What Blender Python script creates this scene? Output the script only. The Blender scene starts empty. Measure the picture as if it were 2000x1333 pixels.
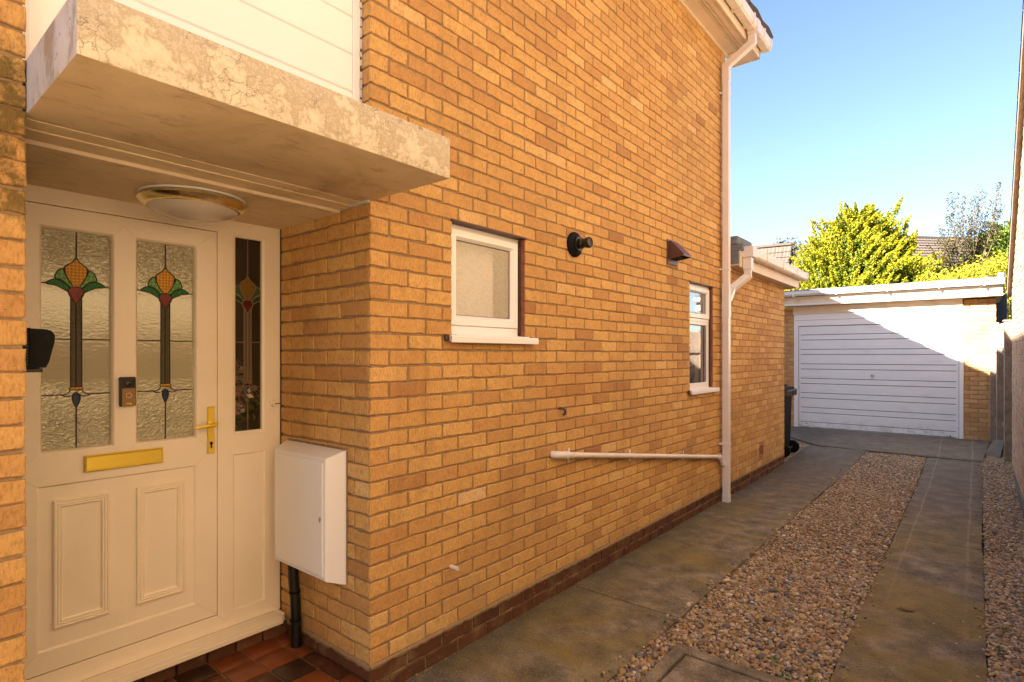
import bpy, bmesh, math, random
import numpy as np
from mathutils import Vector, Matrix
R_ = math.radians
random.seed(11); rng = np.random.default_rng(11)
S = bpy.context.scene; COL = S.collection

# ---------------------------------------------------------------- camera, sky, sun, exposure
cam_d = bpy.data.cameras.new('camera'); cam = bpy.data.objects.new('camera', cam_d); COL.objects.link(cam)
cam.location = (2.10, -1.55, 1.55); cam.rotation_euler = (R_(90), 0, R_(39.46))
cam_d.sensor_width = 36; cam_d.lens = 1102/2000*36; cam_d.shift_y = 27.5/2000
cam_d.clip_start = 0.02; cam_d.clip_end = 500; S.camera = cam

SUN = Vector((0.5, 1.0, -0.78)).normalized()        # the way the light travels
elev = math.asin(-SUN.z); az = math.atan2(-SUN.x, -SUN.y)
W = bpy.data.worlds.new('World'); S.world = W; W.use_nodes = True
wn = W.node_tree.nodes; wl = W.node_tree.links
sky = wn.new('ShaderNodeTexSky'); sky.sky_type = 'NISHITA'; sky.sun_disc = False
sky.sun_elevation = elev; sky.sun_rotation = az; sky.altitude = 50; sky.air_density = 1.0; sky.dust_density = .8; sky.ozone_density = 1.9
wl.new(sky.outputs[0], wn['Background'].inputs['Color']); wn['Background'].inputs['Strength'].default_value = 0.038
sd = bpy.data.lights.new('sun', 'SUN'); so = bpy.data.objects.new('sun', sd); COL.objects.link(so)
sd.energy = 5.0; sd.angle = R_(0.55); sd.color = (1.0, 0.92, 0.80)
so.rotation_euler = SUN.to_track_quat('-Z', 'Y').to_euler(); so.location = (-6, -10, 12)
S.view_settings.view_transform = 'Standard'; S.view_settings.look = 'None'
S.view_settings.exposure = 3.16; S.view_settings.gamma = 1
S.render.engine = 'CYCLES'; S.cycles.max_bounces = 10; S.cycles.diffuse_bounces = 6
S.cycles.caustics_reflective = False; S.cycles.caustics_refractive = False
try: S.cycles.use_denoising = True
except Exception: pass

# ---------------------------------------------------------------- material helpers
def hx(c): return (c[0], c[1], c[2], 1.0)
class NT:
    def __init__(s, name):
        s.m = bpy.data.materials.new(name); s.m.use_nodes = True
        s.t = s.m.node_tree; s.b = s.t.nodes['Principled BSDF']; s.co = None
    def n(s, typ, **kw):
        nd = s.t.nodes.new('ShaderNode'+typ)
        for k, v in kw.items():
            if k in nd.inputs: 
                inp = nd.inputs[k]
                if hasattr(v, 'is_output') or isinstance(v, bpy.types.NodeSocket): s.t.links.new(v, inp)
                else: inp.default_value = v
            else: setattr(nd, k, v)
        return nd
    def obj(s, scale=(1,1,1), rot=(0,0,0), loc=(0,0,0)):
        if s.co is None: s.co = s.n('TexCoord')
        mp = s.n('Mapping'); s.t.links.new(s.co.outputs['Object'], mp.inputs[0])
        mp.inputs['Scale'].default_value = scale; mp.inputs['Rotation'].default_value = rot; mp.inputs['Location'].default_value = loc
        return mp.outputs[0]
    def noise(s, scale, detail=4, rough=.55, vec=None, dist=0.0):
        nd = s.n('TexNoise'); nd.inputs['Scale'].default_value = scale; nd.inputs['Detail'].default_value = detail
        nd.inputs['Roughness'].default_value = rough; nd.inputs['Distortion'].default_value = dist
        s.t.links.new(vec if vec is not None else s.obj(), nd.inputs['Vector']); return nd.outputs['Fac']
    def ramp(s, fac, stops, interp='LINEAR'):
        nd = s.n('ValToRGB'); nd.color_ramp.interpolation = interp; el = nd.color_ramp.elements
        while len(el) > 1: el.remove(el[-1])
        el[0].position = stops[0][0]; c = stops[0][1]; el[0].color = hx(c) if isinstance(c, tuple) else (c,c,c,1)
        for p, c in stops[1:]:
            e = el.new(p); e.color = hx(c) if isinstance(c, tuple) else (c,c,c,1)
        s.t.links.new(fac, nd.inputs[0]); return nd.outputs[0]
    def mix(s, fac, a, b, mode='MIX'):
        nd = s.n('MixRGB'); nd.blend_type = mode
        for i, v in ((0, fac), (1, a), (2, b)):
            if isinstance(v, bpy.types.NodeSocket): s.t.links.new(v, nd.inputs[i])
            else: nd.inputs[i].default_value = v if i == 0 else hx(v)
        return nd.outputs[0]
    def math(s, op, a, b=0.5, clamp=False):
        nd = s.n('Math'); nd.operation = op; nd.use_clamp = clamp
        for i, v in ((0, a), (1, b)):
            if isinstance(v, bpy.types.NodeSocket): s.t.links.new(v, nd.inputs[i])
            else: nd.inputs[i].default_value = v
        return nd.outputs[0]
    def attr(s, name='tint'):
        nd = s.n('Attribute'); nd.attribute_name = name; sp = s.n('SeparateColor'); s.t.links.new(nd.outputs['Color'], sp.inputs[0])
        return sp.outputs[0], sp.outputs[1], sp.outputs[2]
    def sep(s):
        nd = s.n('SeparateXYZ'); s.t.links.new(s.obj(), nd.inputs[0]); return nd.outputs
    def bump(s, h, strength=.5, dist=.01, chain=None):
        nd = s.n('Bump'); nd.inputs['Strength'].default_value = strength; nd.inputs['Distance'].default_value = dist
        s.t.links.new(h, nd.inputs['Height'])
        if chain is not None: s.t.links.new(chain, nd.inputs['Normal'])
        return nd.outputs[0]
    def out(s, col=None, rough=None, normal=None, metal=None, spec=None, trans=None, coat=None):
        for k, v in (('Base Color', col), ('Roughness', rough), ('Normal', normal), ('Metallic', metal), ('Specular IOR Level', spec), ('Transmission Weight', trans), ('Coat Weight', coat)):
            if v is None: continue
            if isinstance(v, bpy.types.NodeSocket): s.t.links.new(v, s.b.inputs[k])
            else: s.b.inputs[k].default_value = hx(v) if isinstance(v, tuple) else v
        return s.m

def brick_mat(name, ramp, streak_rot, sparkle=.35, rough=.85, dark=(.20,.09,.04)):
    m = NT(name); t, h, k = m.attr()
    base = m.ramp(t, ramp)
    streak = m.noise(1.0, 5, .65, m.obj(scale=(150, 150, 42), rot=streak_rot))
    fine = m.noise(140, 5, .8); mid = m.noise(20, 6, .7); big = m.noise(1.3, 3, .5)
    c = m.mix(m.ramp(streak, [(.34, .0), (.66, 1.0)]), base, base, 'MIX')
    c = m.mix(m.math('MULTIPLY', m.ramp(streak, [(.38, 1.0), (.52, 0.0)]), .40), base, dark)
    lite = m.mix(1.0, base, (1.55, 1.55, 1.6), 'MULTIPLY')
    c = m.mix(m.math('MULTIPLY', m.ramp(fine, [(.52, 0.0), (.66, 1.0)]), sparkle), c, lite)
    c = m.mix(m.ramp(mid, [(.46, .0), (.74, .30)]), c, dark)
    pits = m.n('TexVoronoi'); pits.feature = 'F1'; pits.inputs['Scale'].default_value = 55; m.t.links.new(m.obj(), pits.inputs['Vector'])
    pitm = m.ramp(pits.outputs['Distance'], [(.07, 1.0), (.13, 0.0)])
    pitm = m.math('MULTIPLY', pitm, m.ramp(mid, [(.50, 0.0), (.6, 1.0)]))
    c = m.mix(m.math('MULTIPLY', pitm, .7), c, (.06, .025, .012))
    c = m.mix(m.math('MULTIPLY', m.ramp(big, [(.45, 0.0), (.75, 1.0)]), .22), c, (.20, .11, .055))
    x = m.sep()
    def win(o, a, b_, w): return m.math('MULTIPLY', m.ramp(m.math('SUBTRACT', o, a-w), [(0, 0.0), (w, 1.0)]), m.ramp(m.math('SUBTRACT', b_+w, o), [(0, 0.0), (w, 1.0)]))
    run = m.math('MULTIPLY', m.ramp(m.noise(1.0, 7, .7, m.obj(scale=(5, 5, .55)), dist=.3), [(.54, 0.0), (.70, 1.0)]), .30)
    c = m.mix(run, c, (.22, .115, .05))          # faint rain runs
    alg = m.math('MULTIPLY', m.math('MULTIPLY', m.math('LESS_THAN', x[1], -1.17), win(x[2], 1.98, 2.42, .12)), m.ramp(m.noise(11, 6, .75), [(.42, 0.0), (.56, 1.0)]))
    c = m.mix(m.math('MULTIPLY', alg, .75), c, (.060, .052, .010))     # algae on the pier under the slab
    damp = m.math('MULTIPLY', m.ramp(x[2], [(.16, 1.0), (.46, 0.0)]), m.ramp(m.noise(5, 6, .7), [(.45, 0.0), (.65, 1.0)]))
    c = m.mix(m.math('MULTIPLY', damp, .35), c, (.36, .27, .17))
    hgt = m.math('ADD', m.math('MULTIPLY', streak, .9), m.math('MULTIPLY', fine, .5))
    hgt = m.math('SUBTRACT', hgt, m.math('MULTIPLY', pitm, .8))
    nrm = m.bump(hgt, .85, .004, m.bump(mid, .5, .006))
    return m.out(c, rough, nrm, spec=.25)
TAN = [(0, (.35,.17,.070)), (.2, (.46,.24,.088)), (.42, (.56,.315,.108)), (.62, (.62,.365,.125)), (.82, (.66,.41,.148)), (1, (.71,.475,.225))]
M = {}
M['brick'] = brick_mat('tan_brick_drag_faced', TAN, (R_(38), 0, 0))
M['brick_x'] = brick_mat('tan_brick_return', TAN, (0, R_(-38), 0))
M['nbrick2'] = brick_mat('pink_buff_neighbour_brick', [(0, (.42,.26,.17)), (.35, (.52,.35,.23)), (.7, (.60,.42,.28)), (1, (.66,.50,.36))], (R_(80), 0, 0), .15)
M['brick_far'] = brick_mat('tan_brick_smooth', [(0, (.36,.17,.07)), (.35, (.50,.27,.11)), (.7, (.60,.35,.15)), (1, (.68,.43,.20))], (R_(80), 0, 0), .15)
def plinth_mat():
    m = NT('brown_engineering_brick'); t, h, k = m.attr()
    n1 = m.noise(16, 5, .6); n2 = m.noise(180, 3, .6)
    c = m.mix(m.ramp(t, [(0, 0.0), (1, 1.0)]), (.060,.022,.010), (.125,.048,.020))
    sp = m.math('MULTIPLY', m.ramp(n1, [(.62, 0.0), (.66, 1.0)]), m.ramp(h, [(.75, 0.0), (.85, 1.0)]))
    c = m.mix(sp, c, (.50,.12,.03)); c = m.mix(m.math('MULTIPLY', m.ramp(m.noise(7, 5, .7), [(.52, 0.0), (.68, 1.0)]), .5), c, (.24,.16,.085))
    return m.out(c, .7, m.bump(m.math('ADD', n2, n1), .5, .004), spec=.35)
M['plinth'] = plinth_mat()
def mortar_mat():
    m = NT('sandy_mortar'); n1 = m.noise(45, 6, .7); n2 = m.noise(320, 3, .7)
    c = m.ramp(n1, [(.3, (.25,.165,.092)), (.55, (.34,.235,.135)), (.8, (.43,.31,.19))])
    x = m.sep()
    def box(o, a, b): return m.math('MULTIPLY', m.math('GREATER_THAN', o, a), m.math('LESS_THAN', o, b))
    patch = m.math('MULTIPLY', box(x[1], 1.42, 2.0), box(x[2], 1.14, 1.44))   # the repointed patch is pinker
    c = m.mix(m.math('MULTIPLY', patch, .6), c, (.36,.15,.08))
    return m.out(c, .95, m.bump(m.math('ADD', n1, n2), .8, .005), spec=.15)
M['mortar'] = mortar_mat()
def plain(name, col, rough=.5, metal=0.0, spec=.5, var=.12, scale=9.0, dirt=None, bump=.05):
    m = NT(name); n = m.noise(scale, 5, .6); n2 = m.noise(scale*14, 3, .6)
    d = tuple(v*(1-var) for v in col); l = tuple(min(1, v*(1+var*.6)) for v in col)
    c = m.ramp(n, [(.3, d), (.7, l)])
    if dirt:
        dn = m.noise(scale*.6, 7, .75, dist=.6)
        c = m.mix(m.math('MULTIPLY', m.ramp(dn, [(.55, 0.0), (.72, 1.0)]), dirt[1]), c, dirt[0])
    return m.out(c, rough, m.bump(m.math('ADD', n, n2), bump*4, .002), metal=metal, spec=spec)
M['upvc'] = plain('cream_white_upvc', (.84,.76,.64), .32, var=.03, scale=3, dirt=((.45,.36,.24), .12), bump=.02)
M['upvc_w'] = plain('white_upvc', (.80,.79,.81), .3, var=.02, scale=3, bump=.02)
M['gutter'] = plain('weathered_white_gutter', (.76,.68,.61), .4, var=.08, scale=6, dirt=((.30,.24,.17), .55), bump=.03)
M['downpipe'] = plain('pale_plastic_pipe', (.72,.66,.64), .35, var=.04, scale=4, dirt=((.35,.28,.22), .25), bump=.03)
M['black'] = plain('black_plastic', (.004,.004,.004), .35, var=.3, scale=20, bump=.05)
M['blackmatt'] = plain('black_rubber', (.005,.005,.005), .7, spec=.15, var=.3, scale=30, bump=.1)
M['brownplastic'] = plain('dark_brown_plastic', (.085,.032,.022), .42, var=.15, scale=12)
M['brownseal'] = plain('brown_sealant', (.07,.035,.022), .7, var=.3, scale=50, bump=.2)
M['brass'] = plain('polished_brass', (1.0,.76,.12), .40, metal=.75, var=.05, scale=8, bump=.01)
M['goldrim'] = plain('tarnished_gold', (.92,.80,.45), .12, metal=1.0, var=.1, scale=40, dirt=((.12,.06,.02), .8), bump=.06)
M['chrome'] = plain('dull_steel', (.35,.35,.36), .3, metal=1.0, var=.1)
M['leadcame'] = plain('lead_came', (.045,.032,.022), .6, metal=.3, var=.25, scale=60, bump=.1)
M['dark'] = plain('dark_interior', (.02,.017,.014), .9, var=.2)
M['plaster'] = plain('hall_plaster', (.35,.30,.22), .9, var=.05)
M['felt'] = plain('grey_roof_felt', (.16,.18,.20), .9, var=.25, scale=14, dirt=((.30,.31,.28), .5), bump=.3)
M['paintwood'] = plain('cream_painted_board', (.72,.60,.46), .55, var=.06, scale=5, dirt=((.36,.24,.12), .35), bump=.08)
M['fence'] = plain('weathered_fence_wood', (.27,.20,.15), .9, var=.3, scale=10, dirt=((.12,.09,.07), .6), bump=.3)
M['greywood'] = plain('grey_fence_post', (.09,.095,.11), .9, var=.2, scale=10, bump=.2)
M['slab'] = plain('grey_broken_slab', (.13,.11,.09), .9, var=.2, scale=14, bump=.3)
M['bark'] = plain('bark_brown', (.13,.085,.05), .9, var=.3, scale=20, bump=.3)
M['globe'] = plain('opal_glass', (.58,.53,.50), .18, var=.03, scale=5, bump=.01)
M['doorbell'] = plain('bronze_doorbell_face', (.30,.17,.07), .35, metal=.4, var=.05)
M['soil'] = plain('dark_soil', (.075,.052,.035), .95, var=.4, scale=30, bump=.5)
M['grassy'] = plain('rough_ground', (.10,.11,.05), .95, var=.4, scale=3, bump=.5)
M['copper'] = plain('old_brown_pipe', (.06,.035,.03), .45, var=.3, scale=60, bump=.1)
M['redbrown'] = plain('red_brown_reveal', (.27,.095,.05), .85, var=.35, scale=25, bump=.3)
M['airbrick'] = plain('terracotta_airbrick', (.33,.13,.09), .8, var=.2, scale=25, bump=.2)

def concrete_paint():
    m = NT('flaking_cream_paint_on_concrete'); a = m.noise(9, 12, .8, dist=.15); b = m.noise(38, 8, .8); f = m.noise(160, 4, .7)
    x = m.sep()
    lo = m.math('MULTIPLY', m.math('SUBTRACT', x[2], 2.25), 3.2)
    v = m.math('ADD', a, m.math('MULTIPLY', lo, .16))
    c = m.ramp(v, [(.38, (.72,.65,.53)), (.50, (.64,.57,.44)), (.56, (.42,.36,.26)), (.61, (.60,.53,.42)), (.70, (.22,.17,.11)), (.78, (.50,.44,.34))])
    vo = m.n('TexVoronoi'); vo.feature = 'DISTANCE_TO_EDGE'; vo.inputs['Scale'].default_value = 26
    mv = m.n('VectorMath'); mv.operation = 'ADD'; m.t.links.new(m.obj(), mv.inputs[0])
    nz = m.n('TexNoise'); nz.inputs['Scale'].default_value = 18; nz.inputs['Detail'].default_value = 4; m.t.links.new(m.obj(), nz.inputs['Vector'])
    sc = m.n('VectorMath'); sc.operation = 'SCALE'; sc.inputs['Scale'].default_value = .07; m.t.links.new(nz.outputs['Color'], sc.inputs[0]); m.t.links.new(sc.outputs[0], mv.inputs[1])
    m.t.links.new(mv.outputs[0], vo.inputs['Vector'])
    crack = m.math('MULTIPLY', m.ramp(vo.outputs['Distance'], [(.0, 1.0), (.022, 0.0)]), m.ramp(m.noise(3.1, 4, .6), [(.42, 0.0), (.52, 1.0)]))
    drip = m.math('MULTIPLY', m.ramp(m.noise(1.0, 6, .7, m.obj(scale=(14, 14, 1.2))), [(.50, 0.0), (.66, 1.0)]), m.ramp(x[2], [(2.27, .0), (2.40, 1.0)]))
    c = m.mix(m.math('MULTIPLY', drip, .45), c, (.20, .16, .10))
    c = m.mix(m.math('MULTIPLY', crack, .5), c, (.20,.14,.085))
    c = m.mix(m.math('MULTIPLY', m.ramp(b, [(.56, 0.0), (.66, 1.0)]), .4), c, (.66,.54,.40))
    h = m.math('SUBTRACT', m.math('ADD', a, m.math('MULTIPLY', f, .3)), m.math('MULTIPLY', crack, .8))
    return m.out(c, .8, m.bump(h, .6, .006), spec=.2)
M['canopy'] = concrete_paint()
def soffit_mat():
    m = NT('stained_cream_soffit'); a = m.noise(2.2, 7, .65, m.obj(scale=(1, 1, 1)), dist=.8); b = m.noise(12, 8, .8, m.obj(scale=(1.4, .5, 1)), dist=.4); f = m.noise(220, 3, .6)
    c = m.ramp(a, [(.3, (.80,.68,.48)), (.52, (.70,.57,.38)), (.68, (.52,.41,.24))])
    c = m.mix(m.math('MULTIPLY', m.ramp(b, [(.55, 0.0), (.66, 1.0)]), .5), c, (.24,.16,.08))
    return m.out(c, .75, m.bump(m.math('ADD', b, f), .3, .003), spec=.25)
M['soffit'] = soffit_mat()
def canopy_end():
    m = NT('flaking_paint_cool_light'); a = m.noise(6, 8, .7, m.obj(scale=(1,1,.5)), dist=.4); b = m.noise(40, 5, .7)
    c = m.ramp(a, [(.35, (.62,.62,.66)), (.52, (.55,.54,.57)), (.60, (.36,.35,.33)), (.68, (.44,.24,.14)), (.74, (.60,.60,.64))])  # cooler grey-white than the front stands for the end's different light
    c = m.mix(m.math('MULTIPLY', m.ramp(b, [(.62, 0.0), (.68, 1.0)]), .7), c, (.12,.10,.08))
    return m.out(c, .7, m.bump(a, .8, .008), spec=.3)
M['canopy_end'] = canopy_end()
def path_mat():
    m = NT('mossy_old_concrete'); big = m.noise(1.05, 6, .62, dist=.6); mid = m.noise(5.5, 6, .65); fine = m.noise(70, 7, .85)
    vo = m.n('TexVoronoi'); vo.inputs['Scale'].default_value = 75; m.t.links.new(m.obj(), vo.inputs['Vector'])
    x = m.sep()
    c = m.ramp(m.math('ADD', m.math('MULTIPLY', mid, .55), m.math('MULTIPLY', fine, .45)), [(.38, (.065,.055,.040)), (.5, (.175,.146,.104)), (.60, (.33,.275,.195))])
    near = m.ramp(x[1], [(0.0, 1.0), (1.0, 1.0)])
    moss = m.math('MULTIPLY', m.ramp(big, [(.42, 0.0), (.54, 1.0)]), m.ramp(m.math('MULTIPLY', x[1], .125), [(.0, 1.0), (.50, .85), (.75, .05)]))
    c = m.mix(m.math('MULTIPLY', m.math('MULTIPLY', moss, m.ramp(mid, [(.3, .45), (.6, 1.0)])), .78), c, (.215,.160,.024))
    c = m.mix(m.ramp(m.math('MULTIPLY', x[1], .1), [(.40, 0.0), (.62, .6)]), c, (.115,.098,.082))
    c = m.mix(m.math('MULTIPLY', m.ramp(m.noise(2.3, 7, .75), [(.55, 0.0), (.72, 1.0)]), .70), c, (.045,.034,.022))
    wallside = m.math('MULTIPLY', m.ramp(x[0], [(.0, 1.0), (.34, 0.0)]), m.ramp(m.noise(3.3, 6, .7), [(.36, .25), (.6, 1.0)]))
    c = m.mix(m.math('MULTIPLY', wallside, .6), c, (.06, .05, .04))     # damp grime along the wall foot
    spk = m.math('MULTIPLY', m.ramp(vo.outputs['Distance'], [(.22, 1.0), (.36, 0.0)]), m.ramp(fine, [(.44, 0.0), (.54, 1.0)]))
    c = m.mix(m.math('MULTIPLY', spk, .55), c, (.46,.36,.22))
    # worn pale wheel marks
    wob = m.math('MULTIPLY', m.math('SUBTRACT', m.noise(.9, 3, .6), .5), .07)
    xx = m.math('ADD', x[0], wob)
    for cx_, w_ in ((1.665, .007), (2.05, .008)):
        dd = m.math('ABSOLUTE', m.math('SUBTRACT', xx, cx_), 0)
        line = m.math('MULTIPLY', m.ramp(dd, [(w_*.5, 1.0), (w_*1.6, 0.0)]), m.ramp(m.noise(9, 5, .8), [(.36, 0.0), (.52, 1.0)]))
        line = m.math('MULTIPLY', line, m.ramp(m.math('MULTIPLY', x[1], .1), [(.22, .12), (.42, .9), (.8, 1.0)]))
        c = m.mix(m.math('MULTIPLY', line, .30), c, (.46,.38,.30))
    # small pale droppings and chips
    v2 = m.n('TexVoronoi'); v2.inputs['Scale'].default_value = 9; m.t.links.new(m.obj(scale=(1.6, .8, 1)), v2.inputs['Vector'])
    chip = m.math('MULTIPLY', m.ramp(v2.outputs['Distance'], [(.06, 1.0), (.10, 0.0)]), m.ramp(m.noise(1.7, 4, .6), [(.54, 0.0), (.60, 1.0)]))
    c = m.mix(m.math('MULTIPLY', chip, .8), c, (.50,.44,.38))
    h = m.math('ADD', m.math('MULTIPLY', fine, .6), m.math('ADD', m.math('MULTIPLY', spk, .5), m.math('MULTIPLY', mid, .8)))
    return m.out(c, .85, m.bump(h, .7, .006), spec=.3)
M['path'] = path_mat()
def tile_mat():
    m = NT('red_quarry_tile'); t, h, k = m.attr(); n = m.noise(9, 6, .7, dist=.5)
    c = m.mix(m.ramp(m.math('ADD', m.math('MULTIPLY', n, .7), m.math('MULTIPLY', t, .5)), [(.40, 0.0), (.75, 1.0)]), (.036,.015,.009), (.21,.055,.015))
    return m.out(c, .38, m.bump(m.noise(60, 4, .6), .25, .003), spec=.5)
M['tile'] = tile_mat()
def pebble_mat():
    m = NT('river_gravel'); t, h, k = m.attr()
    c = m.ramp(t, [(0, (.07,.06,.055)), (.12, (.16,.14,.13)), (.22, (.25,.16,.07)), (.38, (.36,.235,.10)), (.52, (.52,.38,.19)), (.62, (.26,.16,.08)), (.74, (.27,.26,.25)), (.84, (.56,.43,.27)), (.91, (.34,.17,.07)), (1, (.78,.68,.52))])
    c = m.mix(m.math('MULTIPLY', m.ramp(m.noise(150, 4, .7), [(.4, 0.0), (.7, 1.0)]), .4), c, (.13,.085,.05))
    return m.out(c, .55, m.bump(m.noise(300, 3, .6), .2, .002), spec=.4)
M['pebble'] = pebble_mat()
def leaf_mat(name, stops, rough=.6, trans=.25):
    m = NT(name); t, h, k = m.attr(); c = m.ramp(t, stops)
    m.out(c, rough, spec=.25)
    tr = m.n('BsdfTranslucent'); m.t.links.new(c, tr.inputs[0]); mx = m.n('MixShader'); mx.inputs[0].default_value = trans
    m.t.links.new(m.b.outputs[0], mx.inputs[1]); m.t.links.new(tr.outputs[0], mx.inputs[2])
    m.t.links.new(mx.outputs[0], m.t.nodes['Material Output'].inputs[0]); return m.m
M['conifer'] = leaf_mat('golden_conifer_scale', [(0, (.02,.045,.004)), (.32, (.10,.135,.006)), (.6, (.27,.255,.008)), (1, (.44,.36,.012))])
M['hedge'] = leaf_mat('golden_hedge_leaf', [(0, (.09,.11,.006)), (.5, (.26,.24,.012)), (1, (.42,.35,.03))])
M['greenleaf'] = leaf_mat('green_leaf', [(0, (.015,.04,.008)), (.5, (.07,.13,.015)), (1, (.22,.27,.03))])
M['oliveleaf'] = leaf_mat('olive_brown_leaf', [(0, (.02,.022,.010)), (.5, (.075,.062,.020)), (1, (.16,.125,.04))])
M['weed'] = leaf_mat('weed_leaf', [(0, (.03,.09,.01)), (1, (.12,.26,.02))])
M['petal'] = leaf_mat('dusty_petal', [(0, (.50,.28,.20)), (.5, (.62,.42,.34)), (1, (.7,.6,.55))])
def glass_stain(name, col, lattice=38):
    m = NT(name); x = m.sep()
    a = m.math('SINE', m.math('MULTIPLY', m.math('ADD', x[1], x[2]), lattice*6.28), 0); b = m.math('SINE', m.math('MULTIPLY', m.math('SUBTRACT', x[1], x[2]), lattice*6.28), 0)
    p = m.math('MULTIPLY', a, b)
    c = m.mix(m.ramp(m.math('ADD', m.math('MULTIPLY', p, .5), .5), [(.35, 1.0), (.6, 0.0)]), tuple(v*.6 for v in col), col)
    return m.out(c, .3, m.bump(p, .25, .002), spec=.25)
M['amber'] = glass_stain('amber_glass', (.62,.30,.012)); M['ltgreen'] = glass_stain('pale_green_glass', (.13,.36,.085), 30)
M['green'] = glass_stain('green_glass', (.012,.17,.035), 60); M['redg'] = glass_stain('red_glass', (.24,.018,.006), 5); M['blueg'] = glass_stain('blue_glass', (.03,.055,.12), 5)
M['stemg'] = glass_stain('dark_stem_glass', (.10,.085,.045), 70)
def hammered(name, col, band=True, tr=0.0, rough=.12):
    m = NT(name); x = m.sep()
    n = m.noise(1.0, 2, .5, m.obj(scale=(60, 48, 85)), dist=.8); n2 = m.noise(260, 2, .5)
    c = m.mix(m.math('MULTIPLY', m.ramp(n, [(.42, 1.0), (.55, 0.0)]), .35), col, tuple(v*.55 for v in col))
    if band:   # pressed ripple deepest at head and foot, with dark reflections painted into it
        e = m.ramp(m.math('ABSOLUTE', m.math('SUBTRACT', x[2], 1.63), 0), [(.17, .06), (.36, .9)])
        c = m.mix(e, col, c)
        nb = m.n('Bump'); nb.inputs['Distance'].default_value = .016; m.t.links.new(m.math('MULTIPLY', e, .8), nb.inputs['Strength']); m.t.links.new(m.math('ADD', n, m.math('MULTIPLY', n2, .06)), nb.inputs['Height']); nr = nb.outputs[0]
    else: nr = m.bump(m.math('ADD', n, m.math('MULTIPLY', n2, .3)), .35, .004)
    m.out(c, rough+.2, nr, spec=.4)
    gl = m.n('BsdfGlossy'); gl.inputs['Roughness'].default_value = .06; gl.inputs['Color'].default_value = (.8, .84, .74, 1); m.t.links.new(nr, gl.inputs['Normal'])
    mg_ = m.n('MixShader'); mg_.inputs[0].default_value = .15 if tr == 0 else .14; m.t.links.new(m.b.outputs[0], mg_.inputs[1]); m.t.links.new(gl.outputs[0], mg_.inputs[2])
    m.t.links.new(mg_.outputs[0], m.t.nodes['Material Output'].inputs[0])
    if tr > 0:
        t = m.n('BsdfTransparent'); mx = m.n('MixShader'); mx.inputs[0].default_value = tr
        m.t.links.new(mg_.outputs[0], mx.inputs[1]); m.t.links.new(t.outputs[0], mx.inputs[2]); m.t.links.new(mx.outputs[0], m.t.nodes['Material Output'].inputs[0])
    return m.m
M['doorglass'] = hammered('hammered_door_glass', (.38,.36,.245))
M['sideglass'] = hammered('dark_ribbed_glass', (.045,.034,.018), False, .6, .1)
M['bathglass'] = hammered('obscured_window_glass', (.60,.53,.42), False, .45)
def clear_glass():
    m = NT('clear_window_glass'); g = m.n('BsdfGlossy'); g.inputs['Roughness'].default_value = .02; t = m.n('BsdfTransparent')
    mx = m.n('MixShader'); mx.inputs[0].default_value = .55; m.t.links.new(g.outputs[0], mx.inputs[1]); m.t.links.new(t.outputs[0], mx.inputs[2])
    m.t.links.new(mx.outputs[0], m.t.nodes['Material Output'].inputs[0]); return m.m
M['clear'] = clear_glass()
def procbrick(name, c1, c2, mortar, rot, w=.225, h=.075, ms=.010):
    m = NT(name); b = m.n('TexBrick'); x = m.sep(); cb = m.n('CombineXYZ'); m.t.links.new(x[0 if rot == 'x' else 1], cb.inputs[0]); m.t.links.new(x[2], cb.inputs[1]); m.t.links.new(cb.outputs[0], b.inputs['Vector'])
    b.inputs['Color1'].default_value = hx(c1); b.inputs['Color2'].default_value = hx(c2); b.inputs['Mortar'].default_value = hx(mortar)
    b.inputs['Scale'].default_value = 1; b.inputs['Mortar Size'].default_value = ms*.5; b.inputs['Brick Width'].default_value = w; b.inputs['Row Height'].default_value = h; b.inputs['Bias'].default_value = .1
    f = m.noise(120, 4, .7); c = m.mix(m.math('MULTIPLY', m.ramp(f, [(.4, 0.0), (.7, 1.0)]), .3), b.outputs['Color'], tuple(v*.5 for v in c1))
    inv = m.math('SUBTRACT', 1.0, b.outputs['Fac'])
    return m.out(c, .9, m.bump(m.math('ADD', inv, m.math('MULTIPLY', f, .3)), .9, .008), spec=.2)
# object x is up for a wall whose courses run along y: rotate so (u,v) = (y,z)
M['nbrick'] = procbrick('pink_brown_neighbour_brick', (.60,.44,.28), (.49,.35,.21), (.30,.21,.12), 'y', ms=.012)
M['pbrick'] = procbrick('tan_wall_brick', (.52,.27,.09), (.40,.19,.065), (.25,.17,.10), 'y')
M['fbrick'] = procbrick('far_wall_brick', (.40,.25,.18), (.33,.20,.14), (.36,.30,.25), 'x')
def tiles_mat(name, c1, c2):
    m = NT(name); t, h, k = m.attr(); c = m.mix(m.noise(2.2, 6, .7), c1, c2); c = m.mix(m.math('MULTIPLY', t, .5), c, tuple(v*.55 for v in c1))
    return m.out(c, .85, m.bump(m.noise(30, 4, .6), .3, .01))
M['rooftile'] = tiles_mat('brown_concrete_tile', (.095,.068,.052), (.06,.043,.034))

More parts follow.
